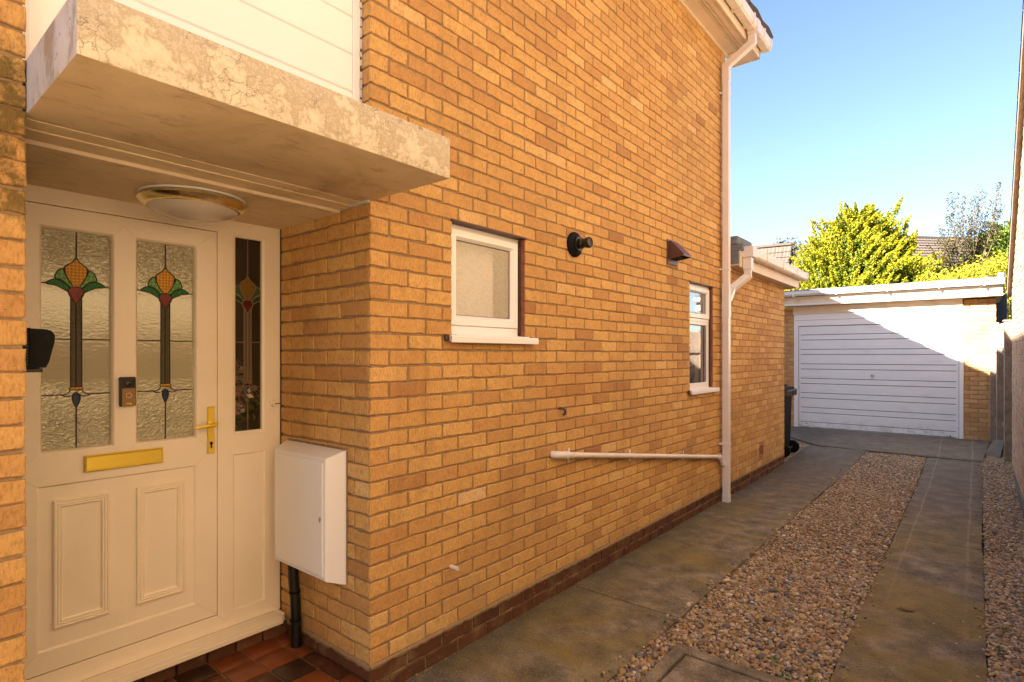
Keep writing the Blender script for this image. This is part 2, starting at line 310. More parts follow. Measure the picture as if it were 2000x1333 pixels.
# ---------------------------------------------------------------- mesh helpers
class MB:
    def __init__(s): s.v = []; s.f = []; s.c = []; s.cur = (.5, .5, .5)
    def add(s, vs, fs, col=None):
        n = len(s.v); s.v += [tuple(p) for p in vs]; s.f += [tuple(i+n for i in f) for f in fs]; s.c += [col or s.cur]*len(vs); return s
    def box(s, a, b, col=None, bev=0.0):
        x0,y0,z0 = a; x1,y1,z1 = b
        if bev <= 0:
            vs = [(x0,y0,z0),(x1,y0,z0),(x1,y1,z0),(x0,y1,z0),(x0,y0,z1),(x1,y0,z1),(x1,y1,z1),(x0,y1,z1)]
            return s.add(vs, [(0,3,2,1),(4,5,6,7),(0,1,5,4),(1,2,6,5),(2,3,7,6),(3,0,4,7)], col)
        bm = bmesh.new(); bmesh.ops.create_cube(bm, size=1)
        for v in bm.verts: v.co = Vector(((x0+x1)/2+v.co.x*(x1-x0), (y0+y1)/2+v.co.y*(y1-y0), (z0+z1)/2+v.co.z*(z1-z0)))
        bmesh.ops.bevel(bm, geom=bm.edges[:], offset=bev, segments=2, affect='EDGES', profile=.5)
        s.bm(bm, col); return s
    def bm(s, bm, col=None):
        bm.verts.index_update(); s.add([v.co[:] for v in bm.verts], [[v.index for v in f.verts] for f in bm.faces], col); bm.free(); return s
    def tube(s, pts, r, n=12, caps=True, col=None, flat=None):
        pts = [Vector(p) for p in pts]; rs = r if isinstance(r, (list, tuple)) else [r]*len(pts); vs = []; up = None
        for i, p in enumerate(pts):
            d = (pts[min(i+1, len(pts)-1)]-pts[max(i-1, 0)]).normalized()
            if up is None: up = Vector((0,0,1)) if abs(d.z) < .9 else Vector((1,0,0))
            a = d.cross(up).normalized(); b = a.cross(d).normalized(); up = b
            for k in range(n):
                t = 2*math.pi*k/n; vs.append(p+a*math.cos(t)*rs[i]+b*math.sin(t)*rs[i])
        fs = [(i*n+k, i*n+(k+1)%n, (i+1)*n+(k+1)%n, (i+1)*n+k) for i in range(len(pts)-1) for k in range(n)]
        if caps: fs += [tuple(range(n))[::-1], tuple((len(pts)-1)*n+k for k in range(n))]
        return s.add(vs, fs, col)
    def lathe(s, prof, origin, axis='z', n=32, col=None):   # prof: (radius, height)
        vs = []
        for r, h in prof:
            for k in range(n):
                t = 2*math.pi*k/n; c, q = r*math.cos(t), r*math.sin(t)
                p = {'z': (c, q, h), 'x': (h, c, q), 'y': (c, h, q)}[axis]; vs.append((p[0]+origin[0], p[1]+origin[1], p[2]+origin[2]))
        fs = [(i*n+k, i*n+(k+1)%n, (i+1)*n+(k+1)%n, (i+1)*n+k) for i in range(len(prof)-1) for k in range(n)]
        fs += [tuple(range(n))[::-1], tuple((len(prof)-1)*n+k for k in range(n))]
        return s.add(vs, fs, col)
    def prism(s, poly, a, b, m):          # poly (u,v) extruded along h from a to b through map m(u,v,h)
        n = len(poly); vs = [m(u, v, a) for u, v in poly]+[m(u, v, b) for u, v in poly]
        return s.add(vs, [tuple(range(n))[::-1], tuple(range(n, 2*n))]+[(i, (i+1)%n, n+(i+1)%n, n+i) for i in range(n)])
    def rings(s, u0, u1, v0, v1, prof, m, cap=False):   # nested rectangular rings: mouldings and mitred frames
        vs = []
        for ins, h in prof: vs += [m(u0+ins, v0+ins, h), m(u1-ins, v0+ins, h), m(u1-ins, v1-ins, h), m(u0+ins, v1-ins, h)]
        fs = [(i*4+k, i*4+(k+1)%4, (i+1)*4+(k+1)%4, (i+1)*4+k) for i in range(len(prof)-1) for k in range(4)]
        if cap: j = (len(prof)-1)*4; fs.append((j, j+1, j+2, j+3))
        return s.add(vs, fs)
    def plate(s, us, vs_, holes, h, m):
        for i in range(len(us)-1):
            for j in range(len(vs_)-1):
                cu, cv = (us[i]+us[i+1])/2, (vs_[j]+vs_[j+1])/2
                if any(a < cu < b and c < cv < d for a, b, c, d in holes): continue
                s.add([m(us[i], vs_[j], h), m(us[i+1], vs_[j], h), m(us[i+1], vs_[j+1], h), m(us[i], vs_[j+1], h)], [(0,1,2,3)])
        return s
    def ribbon(s, pts, w, h0, h1, m):
        P = [Vector(p) for p in pts]; L = []; Rr = []
        for i in range(len(P)):
            d = (P[min(i+1, len(P)-1)]-P[max(i-1, 0)]).normalized(); nn = Vector((-d.y, d.x))*w/2; L.append(P[i]+nn); Rr.append(P[i]-nn)
        vs = []
        for l, r, c in zip(L, Rr, P): vs += [m(l.x, l.y, h0), m(l.x*.6+c.x*.4, l.y*.6+c.y*.4, h1), m(r.x*.6+c.x*.4, r.y*.6+c.y*.4, h1), m(r.x, r.y, h0)]
        n = len(P); fs = [(4*i+k, 4*i+k+1, 4*i+4+k+1, 4*i+4+k) for i in range(n-1) for k in range(3)]
        return s.add(vs, fs)
    def build(s, name, mat, parent=None, smooth=None, attr=True):
        me = bpy.data.meshes.new(name); me.from_pydata(s.v, [], s.f); me.validate()
        bm = bmesh.new(); bm.from_mesh(me); bmesh.ops.recalc_face_normals(bm, faces=bm.faces[:]); bm.to_mesh(me); bm.free()
        if attr and len(me.vertices) == len(s.c):
            at = me.attributes.new('tint', 'FLOAT_COLOR', 'POINT'); at.data.foreach_set('color', np.array([(c[0], c[1], c[2], 1) for c in s.c], dtype=np.float32).ravel())
        return finish(me, name, mat, parent, smooth)
def finish(me, name, mat, parent=None, smooth=None):
    if mat: me.materials.append(M[mat] if isinstance(mat, str) else mat)
    if smooth:
        me.polygons.foreach_set('use_smooth', [True]*len(me.polygons))
        if smooth is not True:
            me.set_sharp_from_angle(angle=R_(smooth))
    o = bpy.data.objects.new(name, me); COL.objects.link(o)
    if parent:
        o.parent = parent; o.matrix_parent_inverse = Matrix.Translation(-parent_loc(parent))
    return o
def parent_loc(p):
    v = Vector(p.location)
    while p.parent: p = p.parent; v += Vector(p.location)*0
    return Vector(v)
def raw_mesh(name, V, F, mat, parent=None, tint=None, smooth=True):
    """V (n,3), F (m,k) numpy arrays -> object, fast"""
    me = bpy.data.meshes.new(name); k = F.shape[1]
    me.vertices.add(len(V)); me.vertices.foreach_set('co', np.asarray(V, np.float32).ravel())
    me.loops.add(F.size); me.loops.foreach_set('vertex_index', F.astype(np.int32).ravel())
    me.polygons.add(len(F)); me.polygons.foreach_set('loop_start', np.arange(0, F.size, k, dtype=np.int32))
    me.update(calc_edges=True)
    if tint is not None:
        at = me.attributes.new('tint', 'FLOAT_COLOR', 'POINT'); c = np.ones((len(V), 4), np.float32); c[:, :3] = tint; at.data.foreach_set('color', c.ravel())
    if smooth: me.polygons.foreach_set('use_smooth', np.ones(len(F), bool))
    return finish(me, name, mat, parent)
def tag(o, label=None, cat=None, group=None, kind=None):
    if label: o['label'] = label
    if cat: o['category'] = cat
    if group: o['group'] = group
    if kind: o['kind'] = kind
    return o
def thing(name, loc, label, cat, group=None):
    o = bpy.data.objects.new(name, None); o.location = loc; COL.objects.link(o); o.empty_display_size = .1
    return tag(o, label, cat, group)
mX = lambda h0=0.0: (lambda u, v, h: (h0+h, u, v))       # wall plane x = h0: u is y, v is z, h outward
mY = lambda h0=0.0: (lambda u, v, h: (u, h0-h, v))       # wall plane y = h0 facing -y

def bricks(mb, u0, u1, z0, z1, m, holes=(), ch=.075, L=.215, Hd=.1025, gap=.010, start=0, depth=.012, jit=.0014, tone=None, rag=.0022, end_lo=0.0, flip=False, seed=1):
    r = random.Random(seed); nrow = int(round((z1-z0)/ch))
    for k in range(nrow):
        zb = z0+k*ch+gap*.5; zt = z0+(k+1)*ch-gap*.5
        u = u0; first = Hd if (k+start) % 2 == 0 else L
        segs = []
        while u < u1-.012:
            e = min(u+first, u1); segs.append((u, e)); u = e+gap; first = L
        if flip: segs = [(u0+u1-b, u0+u1-a) for a, b in segs]
        for a, b in segs:
            parts = [(a, b)]
            for (h0, h1, g0, g1) in holes:
                if zt > g0+.01 and zb < g1-.01:
                    np_ = []
                    for p, q in parts:
                        if q <= h0 or p >= h1: np_.append((p, q)); continue
                        if p < h0: np_.append((p, h0))
                        if q > h1: np_.append((h1, q))
                    parts = np_
            for p, q in parts:
                if q-p < .012: continue
                t = r.random(); t = min(max(.56+r.gauss(0, .15)-(.20 if t < .06 else 0), 0), 1) if tone is None else tone(t, r)
                col = (t, r.random(), r.random())
                dz = r.gauss(0, .0012); a0, b0, c0, d0 = p+abs(r.gauss(0, .0008)), q-abs(r.gauss(0, .0008)), zb+dz, zt+dz
                h = r.uniform(-jit, jit)
                n = max(2, int((b0-a0)/.035))
                per = [(a0+(b0-a0)*i/n, c0) for i in range(n+1)]+[(b0, (c0+d0)/2)]+[(b0-(b0-a0)*i/n, d0) for i in range(n+1)]+[(a0, (c0+d0)/2)]
                per = [(x+r.gauss(0, rag*.6), y+r.gauss(0, rag*.8)) for x, y in per]; N = len(per)
                cx_, cz_ = (a0+b0)/2, (c0+d0)/2
                def ins(x, y, w): return (x+(w if x < cx_ else -w)*(1 if abs(x-cx_) > (b0-a0)*.35 else 0), y+(w if y < cz_ else -w)*(1 if abs(y-cz_) > .012 else 0))
                V = [m(*ins(x, y, .0035), h) for x, y in per]+[m(x, y, h-.0032) for x, y in per]+[m(x, y, h-depth) for x, y in per]
                F = [tuple(range(N))]+[(i, (i+1) % N, N+(i+1) % N, N+i) for i in range(N)]+[(N+i, N+(i+1) % N, 2*N+(i+1) % N, 2*N+i) for i in range(N)]
                mb.add(V, F, col)
def mortar(mb, u0, u1, z0, z1, holes, m, d0=-.007, d1=-.10):
    us = sorted({u0, u1, *[h[0] for h in holes], *[h[1] for h in holes]}); zs = sorted({z0, z1, *[h[2] for h in holes], *[h[3] for h in holes]})
    for i in range(len(us)-1):
        for j in range(len(zs)-1):
            cu, cv = (us[i]+us[i+1])/2, (zs[j]+zs[j+1])/2
            if any(a < cu < b and c < cv < d for a, b, c, d in holes): continue
            P = [m(u, v, h) for h in (d0, d1) for u, v in ((us[i], zs[j]), (us[i+1], zs[j]), (us[i+1], zs[j+1]), (us[i], zs[j+1]))]
            fs = [(0,1,2,3), (7,6,5,4)]
            def solid(ii, jj):
                if ii < 0 or jj < 0 or ii >= len(us)-1 or jj >= len(zs)-1: return False
                a_, b_ = (us[ii]+us[ii+1])/2, (zs[jj]+zs[jj+1])/2
                return not any(a < a_ < b and c < b_ < d for a, b, c, d in holes)
            if not solid(i, j-1): fs.append((0,4,5,1))
            if not solid(i+1, j): fs.append((1,5,6,2))
            if not solid(i, j+1): fs.append((2,6,7,3))
            if not solid(i-1, j): fs.append((3,7,4,0))
            mb.add(P, fs)
def gz(y):                       # the drive climbs gently to the garage
    t = min(max((y-6.3)/4.1, 0), 1); return .15*t*t*(3-2*t)*.55+.15*t*.45

# ================================================================ THE HOUSE
house = thing('brick_house', (0, 0, 0), 'tan brick house with flaking concrete porch canopy over its glazed cream front door', 'house')
W1 = (.512, 1.128, 1.655, 2.25); W2 = (3.66, 4.27, 1.215, 2.25)
b = MB(); bricks(b, 0, 4.64, .15, 4.80, mX(), (W1, W2), seed=3)
bricks(b, -1.95, -1.186, .15, 4.80, mX(), start=1, flip=True, seed=5, jit=.003, rag=.0022)
bricks(b, -.80, -.0135, .15, 2.25, mY(), start=0, flip=True, seed=8)
bricks(b, -.075, -.0135, 2.25, 4.80, mY(), start=0, flip=True, seed=9)
wall = b.build('wall', 'brick', house, smooth=35)
wall['label'] = 'sandy tan drag faced brickwork beside the drive'
b = MB(); mortar(b, .009, 4.64, -.05, 4.80, (W1, W2), mX())
mortar(b, -1.95, -1.194, -.05, 4.80, (), mX()); mortar(b, -.80, -.0105, -.05, 2.25, (), mY(), -.008, -.2); mortar(b, -.10, -.0105, 2.25, 4.80, (), mY(), -.008, -.2)
b.build('mortar_bed', 'mortar', house)
b = MB()                                                    # the rest of the shell, mostly out of view
b.box((-.25, -5.5, -.05), (-.001, -1.95, 4.80)); b.box((-8, -5.5, -.05), (-.25, -5.3, 4.8)); b.box((-8, 4.50, -.05), (-.10, 4.64, 4.8)); b.box((-8.1, -5.3, -.05), (-8, 4.5, 4.8))
b.build('outer_wall', 'pbrick', house)
b = MB(); b.box((-8, -5.3, 4.70), (-.10, 4.5, 4.79)); b.box((-8, -5.3, 2.30), (-.13, 4.5, 2.38)); b.box((-2.3, -5.3, .05), (-2.2, 4.5, 2.3)); b.box((-8, -5.3, -.02), (-.9, 4.5, .06))
b.box((-2.2, 2.9, .06), (-.12, 3.0, 2.3)); b.build('interior_wall', 'plaster', house)
b = MB(); b.box((-.95, -1.4, 2.262), (-.80, 0.05, 2.31)); b.box((-2.2, .05, .06), (-.85, .12, 2.30)); b.box((-2.2, -1.45, .06), (-.8, -1.36, 2.3)); b.box((-.80, -1.36, .0), (-.12, -1.26, 2.3)); b.build('hall_lining', 'dark', house)
# plinth of brown bricks
b = MB()
bricks(b, 0, 4.64, -.085, .14, mX(.0015), ch=.075, start=1, seed=21, rag=.003); bricks(b, -.80, -.012, -.085, .14, mY(.0), ch=.075, start=1, flip=True, seed=22, rag=.003)
bricks(b, -1.95, -1.186, -.085, .14, mX(.0), ch=.075, flip=True, seed=23)
b.build('plinth', 'plinth', house)
b = MB()                                                    # ragged bed of mortar on top of the plinth
def ragged(u0, u1, m, seed, zt=.155, zb=.131):
    r = random.Random(seed); n = int((u1-u0)/.03); top = [(u0+(u1-u0)*i/n, zt+r.gauss(0, .0012)) for i in range(n+1)]; bot = [(u0+(u1-u0)*i/n, zb+r.gauss(0, .0032)) for i in range(n+1)]
    vs = []
    for (a, c), (_, d) in zip(top, bot): vs += [m(a, c, -.006), m(a, c-.003, .003), m(a, d, .004), m(a, d-.002, -.004)]
    b.add(vs, [(4*i+k, 4*i+4+k, 4*i+5+k, 4*i+1+k) for i in range(n) for k in range(3)])
ragged(-.001, 4.64, mX(), 1); ragged(-.79, .001, mY(), 2); b.build('mortar_fillet', 'mortar', house, smooth=True)
# eaves: soffit, fascia, gutter, roof
eav = MB(); eav.box((.0, -5.6, 4.815), (.115, 4.92, 4.835)); eav.box((.121, -5.6, 4.815), (.125, 4.92, 4.84)); eav.box((.150, -5.6, 4.815), (.155, 4.92, 4.84)); eav.box((.18, -5.6, 4.815), (.25, 4.92, 4.835)); eav.box((.11, -5.6, 4.832), (.19, 4.92, 4.85))
eav.box((-.01, 4.66, 4.80), (.255, 4.93, 4.812)); eav.box((-.02, -5.6, 4.785), (.014, 4.66, 4.8145), bev=.002); eav.build('soffit', 'paintwood', house)
b = MB(); b.box((.25, -5.6, 4.795), (.27, 4.95, 4.985), bev=.003); b.box((-.02, 4.93, 4.79), (.27, 4.95, 5.03), bev=.003)
b.prism([(-4.2, 7.36), (.27, 4.79), (.27, 4.98), (-4.2, 7.56)], 4.93, 4.955, lambda u, v, h: (u, h, v)); b.build('fascia', 'paintwood', house)
def gutter_mb(x0, z0, y0, y1, sec=4):
    b = MB(); pr = [(0, .10), (0, .03), (.012, .008), (.03, 0), (.085, 0), (.105, .018), (.112, .06), (.112, .1), (.106, .1), (.106, .06), (.10, .022), (.083, .006), (.032, .006), (.016, .012), (.006, .034), (.006, .10)]
    P = lambda y: [(x0+a, y, z0+c) for a, c in pr]; n = len(pr)
    b.add(P(y0)+P(y1), [(i, (i+1) % n, n+(i+1) % n, n+i) for i in range(n)]+[tuple(range(n, 2*n))])
    b.add([(x0+a, y1, z0+c) for a, c in pr[:8]]+[(x0+a, y1-.004, z0+c) for a, c in pr[:8]], [tuple(range(8)), tuple(range(8, 16))[::-1]])
    return b, pr
def bracket(b, x0, z0, y, w=.03):
    pr = [(-.002, .104), (-.002, .0), (.03, -.006), (.088, -.006), (.112, .014), (.119, .06), (.119, .112), (.10, .112), (.10, .1)]
    n = len(pr); b.add([(x0+a, y-w/2, z0+c) for a, c in pr]+[(x0+a, y+w/2, z0+c) for a, c in pr], [(i, i+1, n+i+1, n+i) for i in range(n-1)]+[tuple(range(n)), tuple(range(n, 2*n))[::-1]])
g, pr = gutter_mb(.275, 4.86, -5.6, 4.98); gut = g.build('gutter', 'gutter', house)
for yy in (.9, 1.8, 2.7, 3.35, 4.0, 4.35, 4.70, 4.95):
    b = MB(); bracket(b, .275, 4.86, yy, .035); b.build('bracket', 'gutter', gut)
def roof_tiles(x0, z0, x1, z1, y0, y1, m, pitch=.33, w=.30, lift=.03, seed=1):
    """courses of slightly lapped tiles from eave (x0,z0) to ridge (x1,z1); m maps (along, across-x, z)"""
    b = MB(); Ls = math.hypot(x1-x0, z1-z0); n = int(Ls/pitch); dx, dz = (x1-x0)/Ls, (z1-z0)/Ls; nx, nz = -dz, dx
    if nz < 0: nx, nz = -nx, -nz
    r = random.Random(seed)
    for i in range(n):
        a = i*pitch; c = min(a+pitch+.03, Ls); cols = int((y1-y0)/w)
        for j in range(cols+1):
            ya = y0+j*w; yb = min(ya+w-.012, y1)
            if yb-ya < .03: continue
            q = []
            for (s_, l_) in ((a, lift), (c, 0.004)):
                for t, k in ((0, 0), (.25, .018), (.5, .0), (.75, .018), (1, 0)):
                    y = ya+(yb-ya)*t; q.append(m(y, x0+dx*s_+nx*(l_+k), z0+dz*s_+nz*(l_+k)))
            for t in (0, 1):
                y = ya+(yb-ya)*t; q.append(m(y, x0+dx*a-nx*.004, z0+dz*a-nz*.004))
            b.add(q, [(k, k+1, 6+k, 5+k) for k in range(4)]+[(10, 11, 4, 3, 2, 1, 0)], (r.random(), r.random(), 0))
    return b
b = roof_tiles(.38, 4.985, -4.2, 7.63, -5.7, 5.0, lambda y, x, z: (x, y, z), pitch=.33, w=.9)
b.box((-4.3, -5.7, 7.58), (-4.1, 5.0, 7.70)); rf = b.build('roof', 'rooftile', house)
b = MB(); b.prism([(.34, 4.97), (-4.2, 7.60), (-8.7, 4.97), (-8.7, 4.85), (-4.2, 7.48), (.27, 4.88)], -5.68, 4.96, lambda u, v, h: (u, h, v)); b.build('roof_deck', 'felt', house)
b = MB(); b.prism([(-8, 4.79), (-.0, 4.79), (-4.2, 7.4)], 4.50, 4.64, lambda u, v, h: (u, h, v)); b.prism([(-8, 4.79), (-.0, 4.79), (-4.2, 7.4)], -5.5, -5.36, lambda u, v, h: (u, h, v)); b.build('gable', 'pbrick', house)

# porch canopy
b = MB(); b.box((-.05, -1.185, 2.243), (.503, .008, 2.402), bev=.004)
bm = bmesh.new(); bmesh.ops.create_grid(bm, x_segments=2, y_segments=2, size=.1); bm.free()
can = b.build('porch_canopy', 'canopy', house, smooth=40); can['label'] = 'thick concrete canopy slab with flaking cream paint over the front door'
can.data.materials.append(M['soffit']); can.data.materials.append(M['canopy_end'])
for p in can.data.polygons:
    if p.normal.z < -.7: p.material_index = 1
    elif p.normal.y < -.7: p.material_index = 2
b = MB(); b.box((-.66+.0, -1.26, 2.224), (-.235, -.002, 2.262)); b.box((-.79, -1.26, 2.2245), (-.66, -.002, 2.262)); b.box((-.235, -1.26, 2.236), (-.125, -.002, 2.262), bev=.002); b.box((-.130, -1.26, 2.2405), (-.045, -.002, 2.262))
b.build('porch_ceiling', 'soffit', can)
b = MB(); b.box((-.2355, -1.26, 2.2225), (-.226, -.003, 2.240), bev=.002); b.build('ceiling_bead', 'paintwood', can)
r = random.Random(4); b = MB()
for i in range(60):                                         # crumbly pointing where the slab meets the brick
    y = -.012+r.uniform(-.004, .0); x = r.uniform(-.24, .0); s_ = r.uniform(.003, .008); b.box((x-s_, -.014-s_*.3, 2.236-s_*.5), (x+s_, -.004, 2.243+s_*.4))
for i in range(46):
    z = 2.41+i*.045+r.uniform(-.01, .01); b.box((-.070, -.006-r.uniform(.003, .009), z), (-.058, -.001, z+r.uniform(.02, .045)))
b.build('crumbled_sealant', 'canopy_end', can)
# upper cladding of white boards
b = MB(); z = 2.39; bd = .1685; z0 = 2.727-2*bd
for k in range(15):
    zb = z0+k*bd; b.add([(-.075, -1.165, zb+.006), (-.067, -1.165, zb+.012), (-.067, -1.165, zb+bd), (-.067, -.048, zb+bd), (-.067, -.048, zb+.012), (-.075, -.048, zb+.006)], [(0, 1, 4, 5), (1, 2, 3, 4)])
    b.add([(-.067, -1.165, zb+bd), (-.075, -1.165, zb+bd+.006), (-.075, -.048, zb+bd+.006), (-.067, -.048, zb+bd)], [(0, 1, 2, 3)])
b.box((-.09, -.047, 2.39), (-.062, -.009, 4.80), bev=.002); b.box((-.09, -1.19, 2.39), (-.062, -1.166, 4.80), bev=.002); b.box((-.068, -1.166, 2.40), (-.0645, -.047, 2.715)); b.box((-.12, -1.26, 2.30), (-.0905, -.009, 4.8))
cl = b.build('cladding', 'upvc_w', house); cl['label'] = 'white horizontal plastic cladding above the canopy'

# ---- front door set: frame, leaf, sidelight
XF = -.786; m = mX(XF)
fr = MB(); holesF = [(-1.108, -.326, .270, 2.158), (-.2495, -.0875, 1.1505, 2.160), (-.2495, -.0875, .265, 1.050)]
us = sorted({-1.20, -.004, *[h[0] for h in holesF], *[h[1] for h in holesF]}); vs_ = sorted({.19, 2.224, *[h[2] for h in holesF], *[h[3] for h in holesF]})
fr.plate(us, vs_, holesF, 0, m)
for a, c, d, e in holesF[:1]: fr.rings(a, c, d, e, [(0, 0), (0, -.05)], m)
fr.rings(-.2495, -.0875, 1.1505, 2.160, [(0, 0), (.004, -.003), (.012, -.006), (.013, -.022)], m); fr.rings(-.2495, -.0875, .265, 1.050, [(0, 0), (.004, -.003), (.007, -.010)], m, cap=True)
fr.rings(-1.20, -.004, .19, 2.224, [(0, -.06), (0, 0)], m)
df = fr.build('door_frame', 'upvc', house)
b = MB()                                                    # mitre welds
for pts in (((-.2495, 2.160), (-.288, 2.20)), ((-.0875, 2.160), (-.03, 2.218)), ((-.0875, .265), (-.02, .20)), ((-.2495, .265), (-.29, .225)), ((-.326, 2.158), (-.288, 2.20)), ((-.326, .270), (-.290, .226))): b.ribbon(pts, .0018, .0004, .0009, m)
b.build('weld_line', 'paintwood', df)
b = MB(); b.box((-.835, -.262, 1.14), (-.808, -.075, 2.17)); b2 = MB(); b2.add([m(-.238, 1.162, -.021), m(-.099, 1.162, -.021), m(-.099, 2.149, -.021), m(-.238, 2.149, -.021)], [(0, 1, 2, 3)])
b2.build('side_pane', 'sideglass', df)['label'] = 'narrow dark textured side glass'
b = MB(); b.box((-.83, -1.2, .10), (-.822, -.325, 2.24)); b.build('gap_shade_backing', 'dark', df)  # dark sheet put in so the gap round the leaf reads as shade
b = MB(); b.box((-.79, -1.20, .145), (-.702, -.030, .1885), bev=.004); b.box((-.7035, -1.20, .147), (-.6995, -.031, .168), bev=.001); b.box((-.80, -.035, .13), (-.72, -.006, .192), bev=.01); b.build('threshold', 'upvc', df)
b = MB(); b.box((-.80, -.0035, .14), (-.778, .004, 2.24)); b.box((-.80, -.030, .12), (-.715, .0, .150), bev=.008); b.build('edge_sealant', 'brownseal', df)
b = MB(); r = random.Random(6)
for i in range(9): b.box((-.80, -1.2+i*.135, .05), (-.728-r.random()*.006, -1.2+i*.135+.128, .145), (r.random(), r.random(), 0), bev=.006)
b.build('threshold_footing', 'plinth', df)
# the leaf
XL = -.780; ml = mX(XL); G = [(-1.014, -.757, 1.152, 2.074), (-.680, -.419, 1.152, 2.074)]; PNL = (-1.020, -.427, .360, 1.025)
lf = MB(); a0, a1, c0, c1 = -1.104, -.330, .2745, 2.1545
us = sorted({a0+.003, a1-.003, *[g_[0] for g_ in G], *[g_[1] for g_ in G], PNL[0], PNL[1]}); vs_ = sorted({c0+.003, c1-.003, 1.152, 2.074, PNL[2], PNL[3]})
lf.plate(us, vs_, G+[PNL], 0, ml); lf.rings(a0, a1, c0, c1, [(0, -.04), (0, -.003), (.003, 0)], ml)
for g_ in G: lf.rings(*g_, [(0, 0), (.004, -.002), (.010, -.012), (.011, -.030)], ml)
lf.rings(*PNL, [(0, 0), (.004, -.003), (.008, -.010)], ml); 
P1 = (-.968, -.775, .440, .960); P2 = (-.674, -.481, .440, .960)
us = sorted({PNL[0]+.008, PNL[1]-.008, P1[0], P1[1], P2[0], P2[1]}); lf.plate(us, [.368, .440, .960, 1.017], [P1, P2], -.010, ml)
for p in (P1, P2): lf.rings(*p, [(0, -.010), (0, .002), (.004, .005), (.008, .005), (.010, .001), (.013, .001), (.015, .004), (.018, .004), (.020, 0), (.023, 0), (.025, .002), (.027, .002), (.030, -.006), (.034, -.008)], ml, cap=True)
leaf = lf.build('front_door', 'upvc', house); leaf['label'] = 'cream plastic front door with two stained glass lights above two moulded panels'
b = MB()
for pts in (((-.757, 2.074), (-.7185, 2.115)), ((-.680, 2.074), (-.7185, 2.115)), ((-1.014, 1.152), (-1.10, 1.09)), ((PNL[0], 1.025), (-1.10, 1.09)), ((-.419, 2.074), (-.335, 2.15)), ((PNL[1], .36), (-.335, .28)), ((PNL[0], .36), (-1.10, .28)), ((-.757, 1.152), (-.74, 1.135)), ((-.680, 1.152), (-.697, 1.135)), ((-.419, 1.152), (-.36, 1.09)), ((PNL[1], 1.025), (-.36, 1.09))): b.ribbon(pts, .0018, .0004, .0009, ml)
b.build('weld_line', 'paintwood', leaf)
XG = XL-.030; mg = mX(XG)
def arc(pts, n=6):    # Catmull-Rom through control points
    P = [Vector(p) for p in pts]; o = []
    for i in range(len(P)-1):
        p0, p1, p2, p3 = P[max(i-1, 0)], P[i], P[i+1], P[min(i+2, len(P)-1)]
        for k in range(n):
            t = k/n; o.append(.5*((2*p1)+(-p0+p2)*t+(2*p0-5*p1+4*p2-p3)*t*t+(-p0+3*p1-3*p2+p3)*t*t*t))
    return [tuple(v) for v in o]+[tuple(P[-1])]
